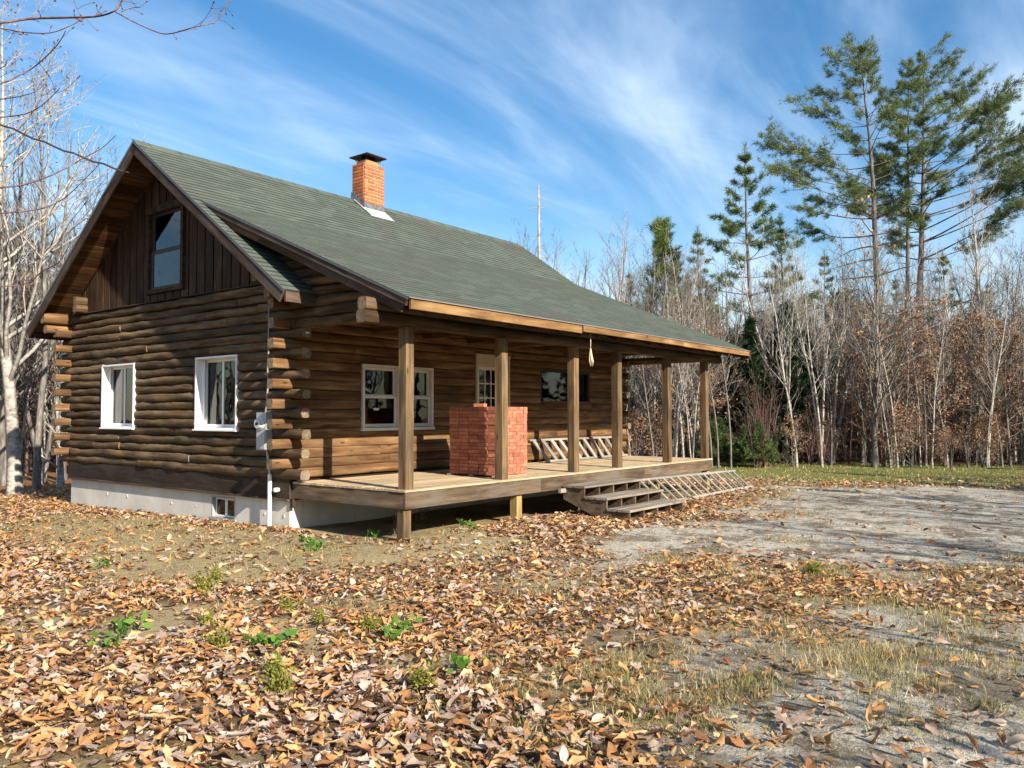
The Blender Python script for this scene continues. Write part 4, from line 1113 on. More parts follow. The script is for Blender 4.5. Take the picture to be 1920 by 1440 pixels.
def pine_tree(seed, H, r, crown=0.42, blen=0.26, dead=0.2, gap=0.55, per_whorl=5, tsize=0.26, cols=GREEN_P, droop=0.0, tilt=(1.15, 1.5), side=None, side_amt=0.0, top_r=0.1, dens=1.0, profile='broad', lean=(0, 0), per=9, tipup=0.05, width=0.10, inner=0.18):
    rs = np.random.default_rng(seed); tb = TB()
    TP = path((0, 0, -0.2), np.array([lean[0], lean[1], 1.0]), H+0.2, 18, 0.012, 0.0, rs)
    tr = r*(1-np.linspace(0, 1, 19)*0.93); tr[0] *= 1.25; tb.tube(TP, tr, 8)
    z = H*crown*(1-dead*1.2); pts = []; dirs = []
    while z < H*0.985:
        t = z/H; q = (z+0.2)/(H+0.2)*18; k = min(int(q), 17); p = TP[k]*(1-(q-k))+TP[k+1]*(q-k)
        alive = t > crown
        tt = (t-crown)/(1-crown) if alive else 0
        if profile == 'broad': Lm = H*blen*(0.35+0.65*min(1, (1-tt)*1.7))*(1 if alive else 0.62)
        elif profile == 'hero': Lm = H*blen*float(np.interp(tt, [0, 0.15, 0.35, 0.6, 0.85, 1], [0.75, 0.9, 1.0, 0.62, 0.36, 0.14]))*(1 if alive else 0.75)
        else: Lm = H*blen*max(0.08, 1-tt)*(1 if alive else 0.7)
        nW = max(2, int(rs.normal(per_whorl, 1)))
        if not alive: nW = rs.integers(1, 4)
        az0 = rs.uniform(0, 6.283)
        for j in range(nW):
            az = az0 + 6.283*j/nW + rs.normal(0, 0.25)
            d0 = np.array([math.cos(az), math.sin(az), 0])
            L = Lm*rs.uniform(0.55, 1.15)
            if side is not None: L *= 1+side_amt*float(d0[:2] @ side)
            ti = rs.uniform(*tilt) - 0.75*max(0, tt-0.55)/0.45*(1 if profile == 'broad' else 0.5)
            d = d0*math.sin(ti)+np.array([0, 0, math.cos(ti)])
            B = path(p, d, L, 7, 0.05, (tipup if alive else -0.01)-droop, rs)
            rb = max(0.008, 0.34*np.interp(q, np.arange(19), tr)*min(1, L/2.0)); tb.tube(B, rb*(1-np.linspace(0, 1, 8)*0.88), 4)
            ns = int((4+L*4.2)*dens)
            for g in range(ns if alive else int(ns*0.35)):
                s_ = rs.uniform(inner if t < 0.85 else 0.05, 1.0)**0.8; qq = s_*7; kk = min(int(qq), 6); pp = B[kk]*(1-(qq-kk))+B[kk+1]*(qq-kk)
                bd = B[kk+1]-B[kk]; bd /= np.linalg.norm(bd)
                dd = rotdir(bd, rs.uniform(0.4, 0.95), rs.uniform(0, 6.283)); dd[2] = dd[2]*0.45+0.06-droop
                l2 = L*0.26*rs.uniform(0.5, 1.2)*(1.25-0.6*s_)
                C = path(pp, dd, l2, 2, 0.08, 0.04-droop, rs); tb.tube(C, np.array([1, .7, .4])*max(0.004, rb*0.22), 3)
                if alive:
                    m = max(2, int(1+l2*6))
                    for u_ in rs.uniform(0.15, 1.05, m): pts.append(C[0]+(C[2]-C[0])*u_); dirs.append(dd+bd*0.5)
            if alive:
                for u_ in rs.uniform(0.5, 1.0, 3): pts.append(B[min(7, int(u_*7.9))]); dirs.append(bd)
        z += gap*rs.uniform(0.75, 1.3)*(1-0.35*tt)
    for u_ in range(6): pts.append(TP[-1]-np.array([0, 0, 0.12*u_])); dirs.append(np.array([0, 0, 1.0]))
    tb.leaves(*needle_tufts(pts, dirs, tsize, cols, rs, per, width=width))
    return tb
def tree_template(tb, bark, leafm=None, wood_name='trunk', leaf_name='crown'):
    out = [(wood_name, tb.wood_mesh(wood_name, bark))]
    if tb.LV: out.append((leaf_name, tb.leaf_mesh(leaf_name, leafm)))
    return out
def plant_tree(name, tmpl, xy, label, cat, group=None, s=1.0, rz=None, z=None):
    o = bpy.data.objects.new(name, None); COL.objects.link(o)
    o.location = (xy[0], xy[1], hz(xy[0], xy[1]) if z is None else z)
    o.rotation_euler = (0, 0, random.uniform(0, 6.283) if rz is None else rz); o.scale = (s, s, s)
    o['label'] = label; o['category'] = cat
    if group: o['group'] = group
    for nm, me in tmpl:
        c = bpy.data.objects.new(nm, me); COL.objects.link(c); c.parent = o
    return o

random.seed(11)
T_BARE = [tree_template(bare_tree(10+i, 8.5, 0.10, 0.22, 26, blen=0.36, fork=(2 if i == 2 else 0)), M_BARKG) for i in range(4)]
T_SAP = [tree_template(bare_tree(30+i, 7.6, 0.042, 0.30, 15, ang=(0.45, 0.8), blen=0.22, lv=3, tw=4, wob=0.035, sides=5), (M_BARKB, M_BARKG, M_BARKB, M_BARKG)[i]) for i in range(4)]
T_BIRCH = [tree_template(bare_tree(50+i, 9.5, 0.085, 0.35, 22, ang=(0.4, 0.75), blen=0.26, fork=(3 if i == 1 else 0)), M_BARKB) for i in range(2)]
T_REDTWIG = [tree_template(bare_tree(60+i, 8.5, 0.07, 0.25, 24, ang=(0.35, 0.7), blen=0.34), M_BARKR) for i in range(2)]
T_BEECH = [tree_template(bare_tree(70+i, 5.2, 0.05, 0.10, 24, ang=(0.9, 1.35), blen=0.42, up=0.03, leaf=2100, leafsize=0.078), M_BARKG, M_LEAF) for i in range(3)]
T_BEECHT = [tree_template(bare_tree(80+i, 8.0, 0.075, 0.18, 26, ang=(0.7, 1.15), blen=0.34, up=0.05, leaf=1300, leafsize=0.075, leaf_low=0.62), M_BARKG, M_LEAF) for i in range(2)]
T_BUSH = [tree_template(bare_tree(90+i, 1.9, 0.022, 0.05, 22, ang=(0.5, 1.2), blen=0.6, up=0.05, leaf=900, leafsize=0.072, fork=4), M_BARKG, M_LEAF, 'stem', 'foliage') for i in range(2)]
T_BRUSH = [tree_template(bare_tree(96+i, 2.8, 0.02, 0.05, 24, ang=(0.3, 0.8), blen=0.45, up=0.05, fork=5), M_BARKR, None, 'stem') for i in range(2)]
T_PINE = [tree_template(pine_tree(100+i, 12.0, 0.17, 0.34, 0.20, 0.5, gap=0.70, per_whorl=4, tsize=0.21, cols=GREEN_P+GREEN_H, profile='cone', width=0.065, inner=0.3), M_BARKP, M_NEEDLE) for i in range(2)]
T_PINEY = [tree_template(pine_tree(110, 9.0, 0.10, 0.14, 0.15, 0.0, gap=0.42, per_whorl=6, tsize=0.20, cols=GREEN_Y+GREEN_H[2:], profile='broad', width=0.06, inner=0.2, dens=1.5, tilt=(0.9, 1.4)), M_BARKP, M_NEEDLE)]
T_HEM = [tree_template(pine_tree(120+i, 7.0, 0.10, 0.03, 0.26, 0.0, gap=0.30, per_whorl=6, tsize=0.20, cols=GREEN_D, droop=0.06, tilt=(1.2, 1.6), profile='cone', dens=1.3), M_BARKP, M_NEEDLE) for i in range(2)]
T_EVBUSH = [tree_template(pine_tree(130, 2.0, 0.03, 0.02, 0.5, 0.0, gap=0.16, per_whorl=7, tsize=0.15, cols=GREEN_P, profile='cone', dens=1.2), M_BARKP, M_NEEDLE, 'stem', 'foliage')]

# ------------------------------------------------------------------ trees one can single out
imgR = _R[:2]/np.linalg.norm(_R[:2])
HP = 40.0
for i, (u, top, seed, lbl, sa, lean, cr) in enumerate((
        (1658, 45, 201, 'tall white pine, left trunk of the three big pines', -0.45, -0.012, 0.50),
        (1694, 60, 202, 'slender white pine, middle trunk of the three big pines', 0.0, 0.0, 0.60),
        (1716, 38, 203, 'tall white pine, right trunk of the three big pines', 0.60, 0.022, 0.46))):
    H = 1.2+(771-top)/FPX*HP
    sidev = imgR
    tb = pine_tree(seed, H, 0.25 if i != 1 else 0.17, cr, (0.24, 0.12, 0.26)[i], 0.55, gap=(0.72, 0.9, 0.72)[i], per_whorl=5, tsize=0.21, side=sidev, side_amt=sa, dens=1.35, cols=GREEN_H, lean=(imgR[0]*lean, imgR[1]*lean), per=11, width=0.055, inner=0.42, tipup=0.05, profile='hero', tilt=(1.25, 1.55))
    plant_tree('pine_tree', tree_template(tb, M_BARKP, M_NEEDLE), at(u, HP+i*0.8), lbl, 'tree', 'three tall white pines', rz=0.0)
H = 1.75+(771-240)/FPX*35
tb = pine_tree(211, H-0.4, 0.17, 0.40, 0.24, 0.5, gap=0.66, per_whorl=5, tsize=0.20, cols=GREEN_P+GREEN_H[:2], profile='cone', dens=1.35, per=11, width=0.065, inner=0.30, tilt=(1.35, 1.6))
plant_tree('pine_tree', tree_template(tb, M_BARKP, M_NEEDLE), at(1415, 35), 'dark layered pine with bare lower trunk left of the three big pines', 'tree', rz=0.4)
plant_tree('pine_tree', T_PINE[1], at(1478, 44), 'smaller pine half hidden behind the dark layered pine', 'tree', s=1.05)
plant_tree('pine_tree', T_PINEY[0], at(1253, 38), 'narrow light green pine rising above the porch roof', 'tree', s=1.22)
plant_tree('pine_tree', T_PINE[0], at(1312, 41), 'broad pine right of the narrow light green pine', 'tree', s=0.95)
plant_tree('pine_tree', T_PINE[1], at(1190, 46), 'rounded olive pine left of the narrow light green pine', 'tree', s=0.84)
tb = pine_tree(219, 17.5, 0.2, 0.35, 0.25, 0.4, gap=0.9, per_whorl=4, tsize=0.27, cols=GREEN_H, side=-imgR, side_amt=0.3, width=0.06, inner=0.4)
plant_tree('pine_tree', tree_template(tb, M_BARKP, M_NEEDLE), at(2105, 38), 'pine at the right edge of the picture reaching its branches in', 'tree')
# dead snag
rs = np.random.default_rng(5); tb = TB(); H = 1.75+(771-318)/FPX*42
TP = path((0, 0, -0.2), np.array([0.02, 0, 1.0]), H, 14, 0.01, 0, rs); tb.tube(TP, 0.21*(1-np.linspace(0, 1, 15)*0.84), 7)
for i in range(26):
    q = rs.uniform(5, 13.8); k = int(q); p = TP[k]*(1-(q-k))+TP[k+1]*(q-k)
    sd = 1 if rs.random() < 0.75 else -1
    d = np.array([imgR[0]*sd, imgR[1]*sd, rs.uniform(-0.35, 0.05)])+rs.normal(0, 0.25, 3)
    B = path(p, d, rs.uniform(0.3, 2.2)*(1.2-q/16), 4, 0.12, -0.02, rs); tb.tube(B, 0.022*(1-np.linspace(0, 1, 5)*0.8), 4)
plant_tree('dead_tree', tree_template(tb, M_SNAG), at(1010, 42), 'bleached dead tree trunk with broken branches behind the roof', 'tree', rz=0.0)
# spreading bare maple at the lawn edge
tb = bare_tree(221, 1.75+(771-420)/FPX*27, 0.105, 0.16, 34, ang=(0.65, 1.15), blen=0.50, up=0.06, leaf=260, leafsize=0.12, leafcols=[(0.45,0.22,0.06),(0.5,0.27,0.08)], tw=7)
plant_tree('maple_tree', tree_template(tb, M_BARKG, M_LEAF), at(1638, 26.6), 'spreading bare tree with a few orange leaves at the lawn edge', 'tree', rz=1.0)
tb = bare_tree(222, 11.0, 0.11, 0.30, 30, ang=(0.35, 0.7), blen=0.36, up=0.10)
plant_tree('birch_tree', tree_template(tb, M_BARKB), at(1842, 31), 'pale bare birch standing over the coppery beeches on the right', 'tree', rz=2.0)
tb = bare_tree(223, 8.5, 0.09, 0.42, 20, ang=(0.4, 0.8), blen=0.3, fork=3)
plant_tree('birch_tree', tree_template(tb, M_BARKB), at(1508, 33), 'leaning pale birch clump between the pines', 'tree', rz=0.5)
# left side
tb = bare_tree(231, 13.0, 0.165, 0.22, 44, ang=(0.6, 1.05), blen=0.40, up=0.08, tw=7, leaf=420, leafsize=0.10)
plant_tree('maple_tree', tree_template(tb, M_BARKB, M_LEAF), at(32, 20.5), 'large pale barked tree standing left of the cabin', 'tree', rz=0.0)
tb = bare_tree(232, 12.0, 0.10, 0.3, 30, ang=(0.4, 0.8), blen=0.30)
plant_tree('maple_tree', tree_template(tb, M_BARKG), at(72, 22.5), 'slimmer grey tree just right of the large pale barked tree', 'tree', rz=1.0)
tb = bare_tree(233, 3.0, 0.11, 0.15, 16, ang=(0.5, 1.0), blen=0.5)
plant_tree('tree_stump', tree_template(tb, M_BARKB), at(118, 23.5), 'short thick pale trunk beside the back corner of the cabin', 'tree', rz=1.0)
plant_tree('pine_tree', T_PINE[0], at(100, 42), 'thin pine seen through bare twigs left of the cabin', 'tree', s=0.95)
# ------------------------------------------------------------------ the wood around the clearing
KINDS = {
    'sapling': (T_SAP, 'bare_sapling', 'sapling'), 'bare': (T_BARE, 'bare_tree', 'tree'), 'birch': (T_BIRCH, 'birch_tree', 'tree'),
    'red': (T_REDTWIG, 'red_twig_tree', 'tree'), 'beech': (T_BEECH, 'young_beech', 'tree'), 'beecht': (T_BEECHT, 'beech_tree', 'tree'), 'pine': (T_PINE, 'pine_tree', 'tree'),
    'hem': (T_HEM, 'hemlock_tree', 'tree'), 'bush': (T_BUSH, 'beech_shrub', 'shrub'), 'brush': (T_BRUSH, 'bare_shrub', 'shrub'), 'ev': (T_EVBUSH, 'evergreen_shrub', 'shrub')}
LOOK = {'sapling': 'thin bare sapling', 'bare': 'grey bare tree', 'birch': 'pale birch', 'red': 'reddish twigged bare tree', 'beech': 'young coppery beech',
        'beecht': 'taller coppery beech', 'pine': 'green pine', 'hem': 'dark hemlock', 'bush': 'low brown beech shrub', 'brush': 'bare twiggy shrub', 'ev': 'low bright evergreen shrub'}
def clear_of_house(x, y): return not (-2.0 < x < 12.2 and -5.0 < y < 9.4)
def scatter(zone, where, kind, n, u0, u1, d0, d1, s0, s1, pw=1.0):
    tm, nm, cat = KINDS[kind]; k = 0; tries = 0
    while k < n and tries < n*20:
        tries += 1
        u = random.uniform(u0, u1); d = d0+(d1-d0)*random.random()**pw
        x, y = at(u, d)
        if not clear_of_house(x, y): continue
        w_ = where
        if zone == 'in the right wood':
            row = 'at the wood edge ' if d < 29.5 else ('inside the wood ' if d < 37 else 'deep in the wood ')
            w_ = row + ('seen past the far porch posts' if u < 1335 else 'below the dark layered pine' if u < 1540 else 'below the three big pines' if u < 1770 else 'near the right edge')
        elif zone == 'left of the cabin':
            w_ = ('at the left edge' if u < 70 else 'between the pale tree and the cabin') + (' close behind the yard' if d < 28 else ' deep in the wood')
        plant_tree(nm, random.choice(tm), (x, y), LOOK[kind]+' '+w_, cat, LOOK[kind]+' '+w_, random.uniform(s0, s1)); k += 1
random.seed(77)
R_ = ('in the right wood', 'in the thicket right of the cabin')
for args in (('sapling', 150, 1180, 2010, 26.0, 42, 0.62, 1.15, 1.5), ('bare', 36, 1200, 2020, 30, 46, 0.72, 1.05), ('birch', 30, 1150, 2000, 28, 44, 0.68, 1.0), ('red', 16, 1350, 2020, 30, 46, 0.8, 1.1),
             ('beech', 18, 1680, 2020, 26.5, 33, 0.75, 1.15), ('beech', 8, 1540, 1700, 28.5, 34, 0.65, 1.0), ('beech', 10, 1130, 1560, 29.5, 38, 0.7, 1.1), ('beecht', 22, 1160, 2020, 28, 42, 0.75, 1.1), ('hem', 6, 1360, 1560, 28.5, 33, 0.55, 0.85), ('hem', 9, 1560, 1990, 32, 40, 0.45, 0.85),
             ('hem', 6, 1250, 2000, 44, 54, 1.0, 1.35), ('pine', 10, 1180, 2020, 46, 58, 0.72, 0.98), ('bush', 16, 1660, 2010, 25.8, 31, 0.6, 1.2), ('bush', 5, 1480, 1660, 26.5, 31, 0.5, 0.9), ('bush', 14, 1120, 1500, 27.5, 34, 0.7, 1.1), ('brush', 50, 1340, 2010, 25.6, 34, 0.5, 1.3), ('ev', 7, 1320, 1480, 26.5, 30, 0.6, 1.0)):
    scatter(R_[0], R_[1], *args)
C_ = ('behind the roof', 'showing above the cabin roof')
for args in (('bare', 14, 840, 1240, 34, 48, 0.95, 1.25), ('red', 8, 880, 1240, 34, 46, 0.95, 1.25), ('birch', 5, 1000, 1240, 34, 44, 0.9, 1.1)): scatter(C_[0], C_[1], *args)
L_ = ('left of the cabin', 'in the wood left of the cabin')
for args in (('sapling', 26, -60, 250, 24, 40, 0.8, 1.35), ('bare', 16, -80, 240, 24, 42, 0.9, 1.5), ('beech', 34, -80, 240, 30, 44, 0.9, 1.5), ('beecht', 16, -60, 240, 29, 42, 0.9, 1.4), ('red', 6, -40, 250, 26, 38, 0.9, 1.3), ('bush', 30, -80, 230, 28, 40, 0.9, 1.6), ('pine', 4, -60, 250, 44, 52, 0.6, 0.85)):
    scatter(L_[0], L_[1], *args)
# where only two or three share a description, their order tells them apart
_g = {}
for o in COL.objects:
    if o.type == 'EMPTY' and o.get('group') and o['group'] == o['label']: _g.setdefault(o['label'], []).append(o)
def _px(o):
    v = np.array(o.location)-CAM; return float(v @ _R2)/float(v @ _F)
for lb, os_ in _g.items():
    if 2 <= len(os_) <= 3:
        os_.sort(key=_px)
        for w_, o in zip(('leftmost', 'rightmost') if len(os_) == 2 else ('leftmost', 'middle', 'rightmost'), os_): o['label'] = w_+' '+lb
    elif len(os_) > 3:
        os_.sort(key=_px); os_[0]['label'] = 'leftmost '+lb; os_[-1]['label'] = 'rightmost '+lb
        for o in os_[1:-1]: o['label'] = 'inner '+lb
# far side of the wood: one mass
rs = np.random.default_rng(99); tb = TB(); cnt = 0
for i in range(420):
    u = rs.uniform(-250, 2250); d = rs.uniform(46, 82); x, y = at(u, d)
    if 300 < u < 800: continue
    H = rs.uniform(6.5, 11.0)*(0.9 if u > 400 else 1.1)
    TP = path((x, y, -0.6), np.array([rs.normal(0, .04), rs.normal(0, .04), 1]), H, 6, 0.03, 0, rs); tb.tube(TP, rs.uniform(0.05, 0.13)*(1-np.linspace(0, 1, 7)*0.85), 4)
    for j in range(16):
        q = rs.uniform(1.2, 6); k = min(int(q), 5); p = TP[k]*(1-(q-k))+TP[k+1]*(q-k)
        B = path(p, rotdir(np.array([0, 0, 1.0]), rs.uniform(0.4, 1.0), rs.uniform(0, 6.28)), rs.uniform(0.8, 2.4), 3, 0.12, 0.06, rs); tb.tube(B, np.array([.025, .018, .012, .007]), 3)
        for g in range(2): tb.tube(path(B[rs.integers(1, 4)], rotdir(B[3]-B[0], rs.uniform(0.3, 0.9), rs.uniform(0, 6.28)), rs.uniform(0.5, 1.2), 2, 0.1, 0.05, rs), np.array([.012, .009, .006]), 3)
    if rs.random() < 0.75:
        n = 130; pts = np.stack([x+rs.normal(0, 1.6, n), y+rs.normal(0, 1.6, n), np.abs(rs.normal(0, 2.2, n))], 1)
        tb.leaves(*quad_leaves(pts, 0.30, COPPER+[(0.16,0.11,0.07),(0.20,0.15,0.10)], rs))
    if rs.random() < 0.22:
        n = 260; hh = rs.uniform(5, 10); zz = rs.uniform(0.15, 1, n)*hh; rad_ = (1-zz/hh)*1.8+0.15; a_ = rs.uniform(0, 6.28, n); rr2 = rad_*np.sqrt(rs.uniform(0.1, 1, n))
        pts = np.stack([x+np.cos(a_)*rr2, y+np.sin(a_)*rr2, zz], 1); dirs = np.stack([np.cos(a_), np.sin(a_), 0.1+0*a_], 1)
        tb.leaves(*needle_tufts(pts, dirs, 0.75, GREEN_D+GREEN_P, rs, 6, width=0.12))
fw = put('distant_woods', tb.wood_mesh('distant_woods', M_BARKG)); tag(fw, 'far mass of bare trunks and branches closing the clearing', 'woods', kind='stuff')
ff = put('distant_foliage', tb.leaf_mesh('distant_foliage', M_LEAF), fw); ff['kind'] = 'stuff'
# unseen trees: they streak the drive, fill reflections and cut skylight on the porch
for i, (x, y, kind, s) in enumerate(((-9.5,-19,'bare',0.62),(-6.5,-22,'birch',0.85),(-3.5,-18.5,'sapling',0.9),(-1.0,-22,'bare',0.95),(1.5,-19.5,'birch',0.72),(3.5,-24,'bare',1.15),(5.5,-20,'beecht',0.8),(8.0,-22,'bare',0.95),
        (10.5,-19,'beecht',0.85),(13.5,-18,'pine',0.75),(17,-17,'bare',1.1),(21,-18,'pine',0.9),(25,-20,'beecht',1.2),(29,-19,'pine',0.9),(-13,-24,'bare',1.1),(-17,-18,'beecht',1.0),(-20,-10,'bare',1.2),(-19,-2,'pine',0.9),(-16,6,'bare',1.2),(-22,3,'birch',1.2),
        (-3.6,-13.6,'beecht',0.52),(-6.2,-14.0,'beecht',0.5),(2.6,-14.4,'beecht',0.8),(5.6,-15.4,'birch',0.7),(8.2,-14.4,'beecht',0.9),(12.8,-14.6,'hem',0.8),(-5.2,-15.5,'beecht',0.62),(-2.2,-14.6,'bare',0.58),(2.6,-15.0,'bare',0.75),(4.6,-16.2,'beecht',0.8),(6.8,-15.2,'bare',0.78),(8.8,-16.6,'pine',0.62),(10.8,-15.0,'birch',0.7),(-7.6,-15.8,'bare',0.5),(6.5,-27,'pine',0.85),(0.0,-28,'pine',0.85),(-7,-29,'pine',0.9),(12,-24,'bare',1.2),(-25,-14,'pine',1.0),(16,-22,'birch',1.2),(33,-14,'pine',1.0),(36,-9,'bare',1.2)) + tuple((24+(i*37 % 22), -13-(i*23 % 17), ('hem', 'beecht', 'bare', 'pine', 'hem')[i % 5], 0.9+0.05*(i % 8)) for i in range(26)) + tuple((-13-(i*29 % 16), 4+(i*31 % 24), ('bare', 'beecht', 'birch', 'bare', 'bare')[i % 5], 1.25+0.07*(i % 7)) for i in range(26)) + tuple((-34+(i*47 % 78), -29-(i*19 % 22), ('hem', 'pine', 'beecht', 'pine', 'bare')[i % 5], (1.3, 0.9, 1.2, 1.0, 1.3)[i % 5]) for i in range(46))):
    tm, nm, cat = KINDS[kind]
    plant_tree(nm, tm[i % len(tm)], (x, y), LOOK[kind]+' standing outside the view on the sunny side', cat, LOOK[kind]+' outside the view', s)

# ------------------------------------------------------------------ overhanging branches at the upper left
maple = thing('maple_tree', 'bare red budded maple branches reaching in at the upper left', 'tree', (0, 0, 0))
tx, ty = at(-760, 5.2)
tz = hz(tx, ty)
maple.location = (tx, ty, tz); WM[maple] = Matrix.Translation((tx, ty, tz))
rs = np.random.default_rng(8); tb = TB()
TPm = path((tx, ty, tz-0.2), np.array([0.02, 0.02, 1.0]), 9.5, 12, 0.02, 0, rs); tb.tube(TPm, 0.15*(1-np.linspace(0, 1, 13)*0.7), 9)
put('trunk', tb.wood_mesh('trunk', M_BARKG), maple)
def px3(u, v, d): return CAM + ray(u, v)*d
BR = [  # (points in view, distance, start radius, end radius)
    ([(0,43),(57,35),(120,33),(179,31),(212,22),(226,8),(232,-8)], 4.6, 0.0085, 0.0030),
    ([(216,22),(255,43),(300,62),(325,62),(360,52),(400,42),(420,22),(428,-4)], 4.6, 0.0042, 0.0018),
    ([(0,53),(40,60),(92,62),(128,50),(156,36)], 4.8, 0.0042, 0.002),
    ([(0,157),(34,142),(62,127),(95,98),(112,78),(123,58)], 4.5, 0.0050, 0.0018),
    ([(0,186),(40,180),(66,172),(82,160)], 4.9, 0.0035, 0.0015),
    ([(0,220),(46,214),(78,198),(112,166)], 4.7, 0.0045, 0.0016),
    ([(0,352),(50,345),(105,325),(150,300),(190,278),(217,254)], 5.2, 0.0060, 0.0018),
    ([(0,400),(70,393),(115,375),(150,345),(190,304)], 5.4, 0.0055, 0.0016),
    ([(0,537),(50,532),(80,508),(110,492),(128,462)], 5.5, 0.0048, 0.0018),
    ([(0,128),(12,115),(15,110)], 5.0, 0.003, 0.0018), ([(0,145),(14,128),(26,120)], 5.1, 0.002, 0.0012),
    ([(228,22),(245,15),(262,14)], 4.6, 0.003, 0.002), ([(138,0),(145,18),(150,28)], 4.9, 0.0025, 0.0015)]
for pts_, dist, r0, r1 in BR:
    tb = TB(); n = len(pts_)
    dd = [dist+0.25*math.sin(i*0.9+dist*7) for i in range(n)]
    P = [px3(u, v, d) for (u, v), d in zip(pts_, dd)]
    if pts_[0][0] <= 0:                                    # carry the branch on to its trunk
        zt = P[0][2]-0.5; k = np.clip((zt-TPm[0, 2])/(TPm[-1, 2]-TPm[0, 2]), 0, 1)*12; kk = min(int(k), 11); tp = TPm[kk]*(1-(k-kk))+TPm[kk+1]*(k-kk)
        mid = tp*0.45+P[0]*0.55+np.array([0, 0, 0.12]); ini = px3(pts_[0][0]-90, pts_[0][1]+(pts_[0][1]-pts_[1][1])*1.2, dist)
        P = [tp, mid, ini]+P; R0 = [r0*4, r0*2.0, r0*1.2]
    else: R0 = []
    # smooth
    Q = np.array(P); s0 = np.arange(len(Q)); s1 = np.linspace(0, len(Q)-1, (len(Q)-1)*3+1)
    def cr(s):
        i = int(min(s, len(Q)-2)); f = s-i; a, b, c, d = Q[max(i-1, 0)], Q[i], Q[i+1], Q[min(i+2, len(Q)-1)]
        return 0.5*((2*b)+(c-a)*f+(2*a-5*b+4*c-d)*f*f+(3*b-a-3*c+d)*f**3)
    S = np.array([cr(s) for s in s1]); rr_ = np.interp(s1, s0, R0+list(np.linspace(r0, r1, n)))
    tb.tube(S, rr_, 6)
    for j in range(int(n*1.8)):                            # bud spurs and side twigs
        i = rs.integers(int(len(S)*0.45), len(S)-1); d = S[min(i+1, len(S)-1)]-S[i-1]
        L = rs.uniform(0.02, 0.09) if rs.random() < 0.75 else rs.uniform(0.1, 0.2)
        B = path(S[i], rotdir(d, rs.uniform(0.5, 1.1), rs.uniform(0, 6.28)), L, 3, 0.15, 0.03, rs); tb.tube(B, np.linspace(max(0.0014, rr_[i]*0.5), 0.0012, 4), 4)
        e = B[-1]; dv = (B[-1]-B[-2]); dv = dv/np.linalg.norm(dv)
        tb.tube([e-dv*0.001, e+dv*0.006, e+dv*0.014, e+dv*0.02], [0.0012, 0.0042, 0.0035, 0.0006], 5)
    put('branch', tb.wood_mesh('branch', M_BARKR), maple)

# ------------------------------------------------------------------ fallen leaves, grass, weeds, grit
def leaf_shape(kind, rs):
    """one curled leaf about 1 long, lying near z = 0"""
    if kind == 'beech':
        t_ = np.array([0, 0.16, 0.38, 0.62, 0.85, 1.0]); w = np.array([0.02, 0.17, 0.25, 0.215, 0.11, 0.0])*rs.uniform(0.65, 1.1)
        curl = rs.uniform(-0.5, 0.9); fold = rs.uniform(0.15, 1.25); tw = rs.uniform(-0.5, 0.5)
        V = []
        for a, b in zip(t_, w):
            zc = curl*(a-0.5)**2; q = tw*(a-0.5)
            for sd in (-1, 0, 1): V.append((a-0.5, sd*b*math.cos(fold*0.8), zc+abs(sd)*b*math.sin(fold*0.8)+sd*b*q + (0.05*rs.normal() if sd else 0.02*rs.normal())))
        V = np.array(V); F = []
        for i in range(5):
            for sd in (0, 1):
                a = i*3+sd; F += [(a, a+1, a+4), (a, a+4, a+3)]
        return V, np.array(F)
    n = 14; a = np.linspace(0, 2*math.pi, n, endpoint=False); r = np.array([0.5,0.36,0.48,0.33,0.5,0.34,0.40,0.22,0.40,0.34,0.5,0.33,0.48,0.36])*rs.uniform(0.8, 1.15, n)
    cu = rs.uniform(-0.1, 0.8); fx = rs.uniform(-0.8, 0.8)
    x = r*np.cos(a); y = r*np.sin(a); z = cu*(r**2)*1.2 + fx*x*np.abs(y)*1.5 + rs.normal(0, 0.03, n)
    V = np.concatenate([[[0, 0, 0.02]], np.stack([x, y, z], 1)]); F = np.array([(0, i+1, (i+1) % n+1) for i in range(n)])
    return V, F
rs = np.random.default_rng(17)
SHAPES = [leaf_shape('beech', rs) for _ in range(14)] + [leaf_shape('maple', rs) for _ in range(6)]
LC_TAN = np.array([(0.50,0.265,0.105),(0.56,0.335,0.150),(0.42,0.205,0.080),(0.62,0.42,0.22),(0.34,0.155,0.068),(0.53,0.30,0.125)])
LC_PALE = np.array([(0.50,0.38,0.29),(0.43,0.31,0.24),(0.56,0.45,0.36),(0.34,0.235,0.18)])
LC_DARK = np.array([(0.15,0.075,0.040),(0.21,0.105,0.050),(0.11,0.060,0.038)])
def sample_ground(n, d0, d1, rs):
    d = np.sqrt(rs.uniform(d0*d0, d1*d1, n)); a = rs.uniform(-0.68, 0.68, n)*d
    fh = np.array([math.cos(YAW), math.sin(YAW)])
    xy = CAM[:2] + fh*d[:, None] + _R[:2]*a[:, None]
    return xy[:, 0], xy[:, 1], d, a
x, y, d, a = sample_ground(190000, 3.0, 22.0, rs)
den = litter_density(x, y)
lod = np.where(d < 9, 1.0, np.clip(1.0-(d-9)*0.05, 0.45, 1))
keep = (rs.uniform(0, 1, len(x)) < den*lod*0.95) & ~((x > -0.05) & (x < 9.8) & (y > -2.35) & (y < 7.6))
x, y, d, a = x[keep], y[keep], d[keep], a[keep]
N = len(x)
col = LC_TAN[rs.integers(0, len(LC_TAN), N)]
sel = rs.uniform(0, 1, N); pal = np.clip(0.20+0.25*(fbm(x*0.9, y*0.9, 71, 3)-0.35)*3, 0.08, 0.6)
maple_leaf = sel < pal*0.5
col = np.where((sel < pal)[:, None], LC_PALE[rs.integers(0, 4, N)], col)
col = np.where((sel > 0.88)[:, None], LC_DARK[rs.integers(0, 3, N)], col)
col = col*rs.uniform(0.78, 1.18, (N, 1))
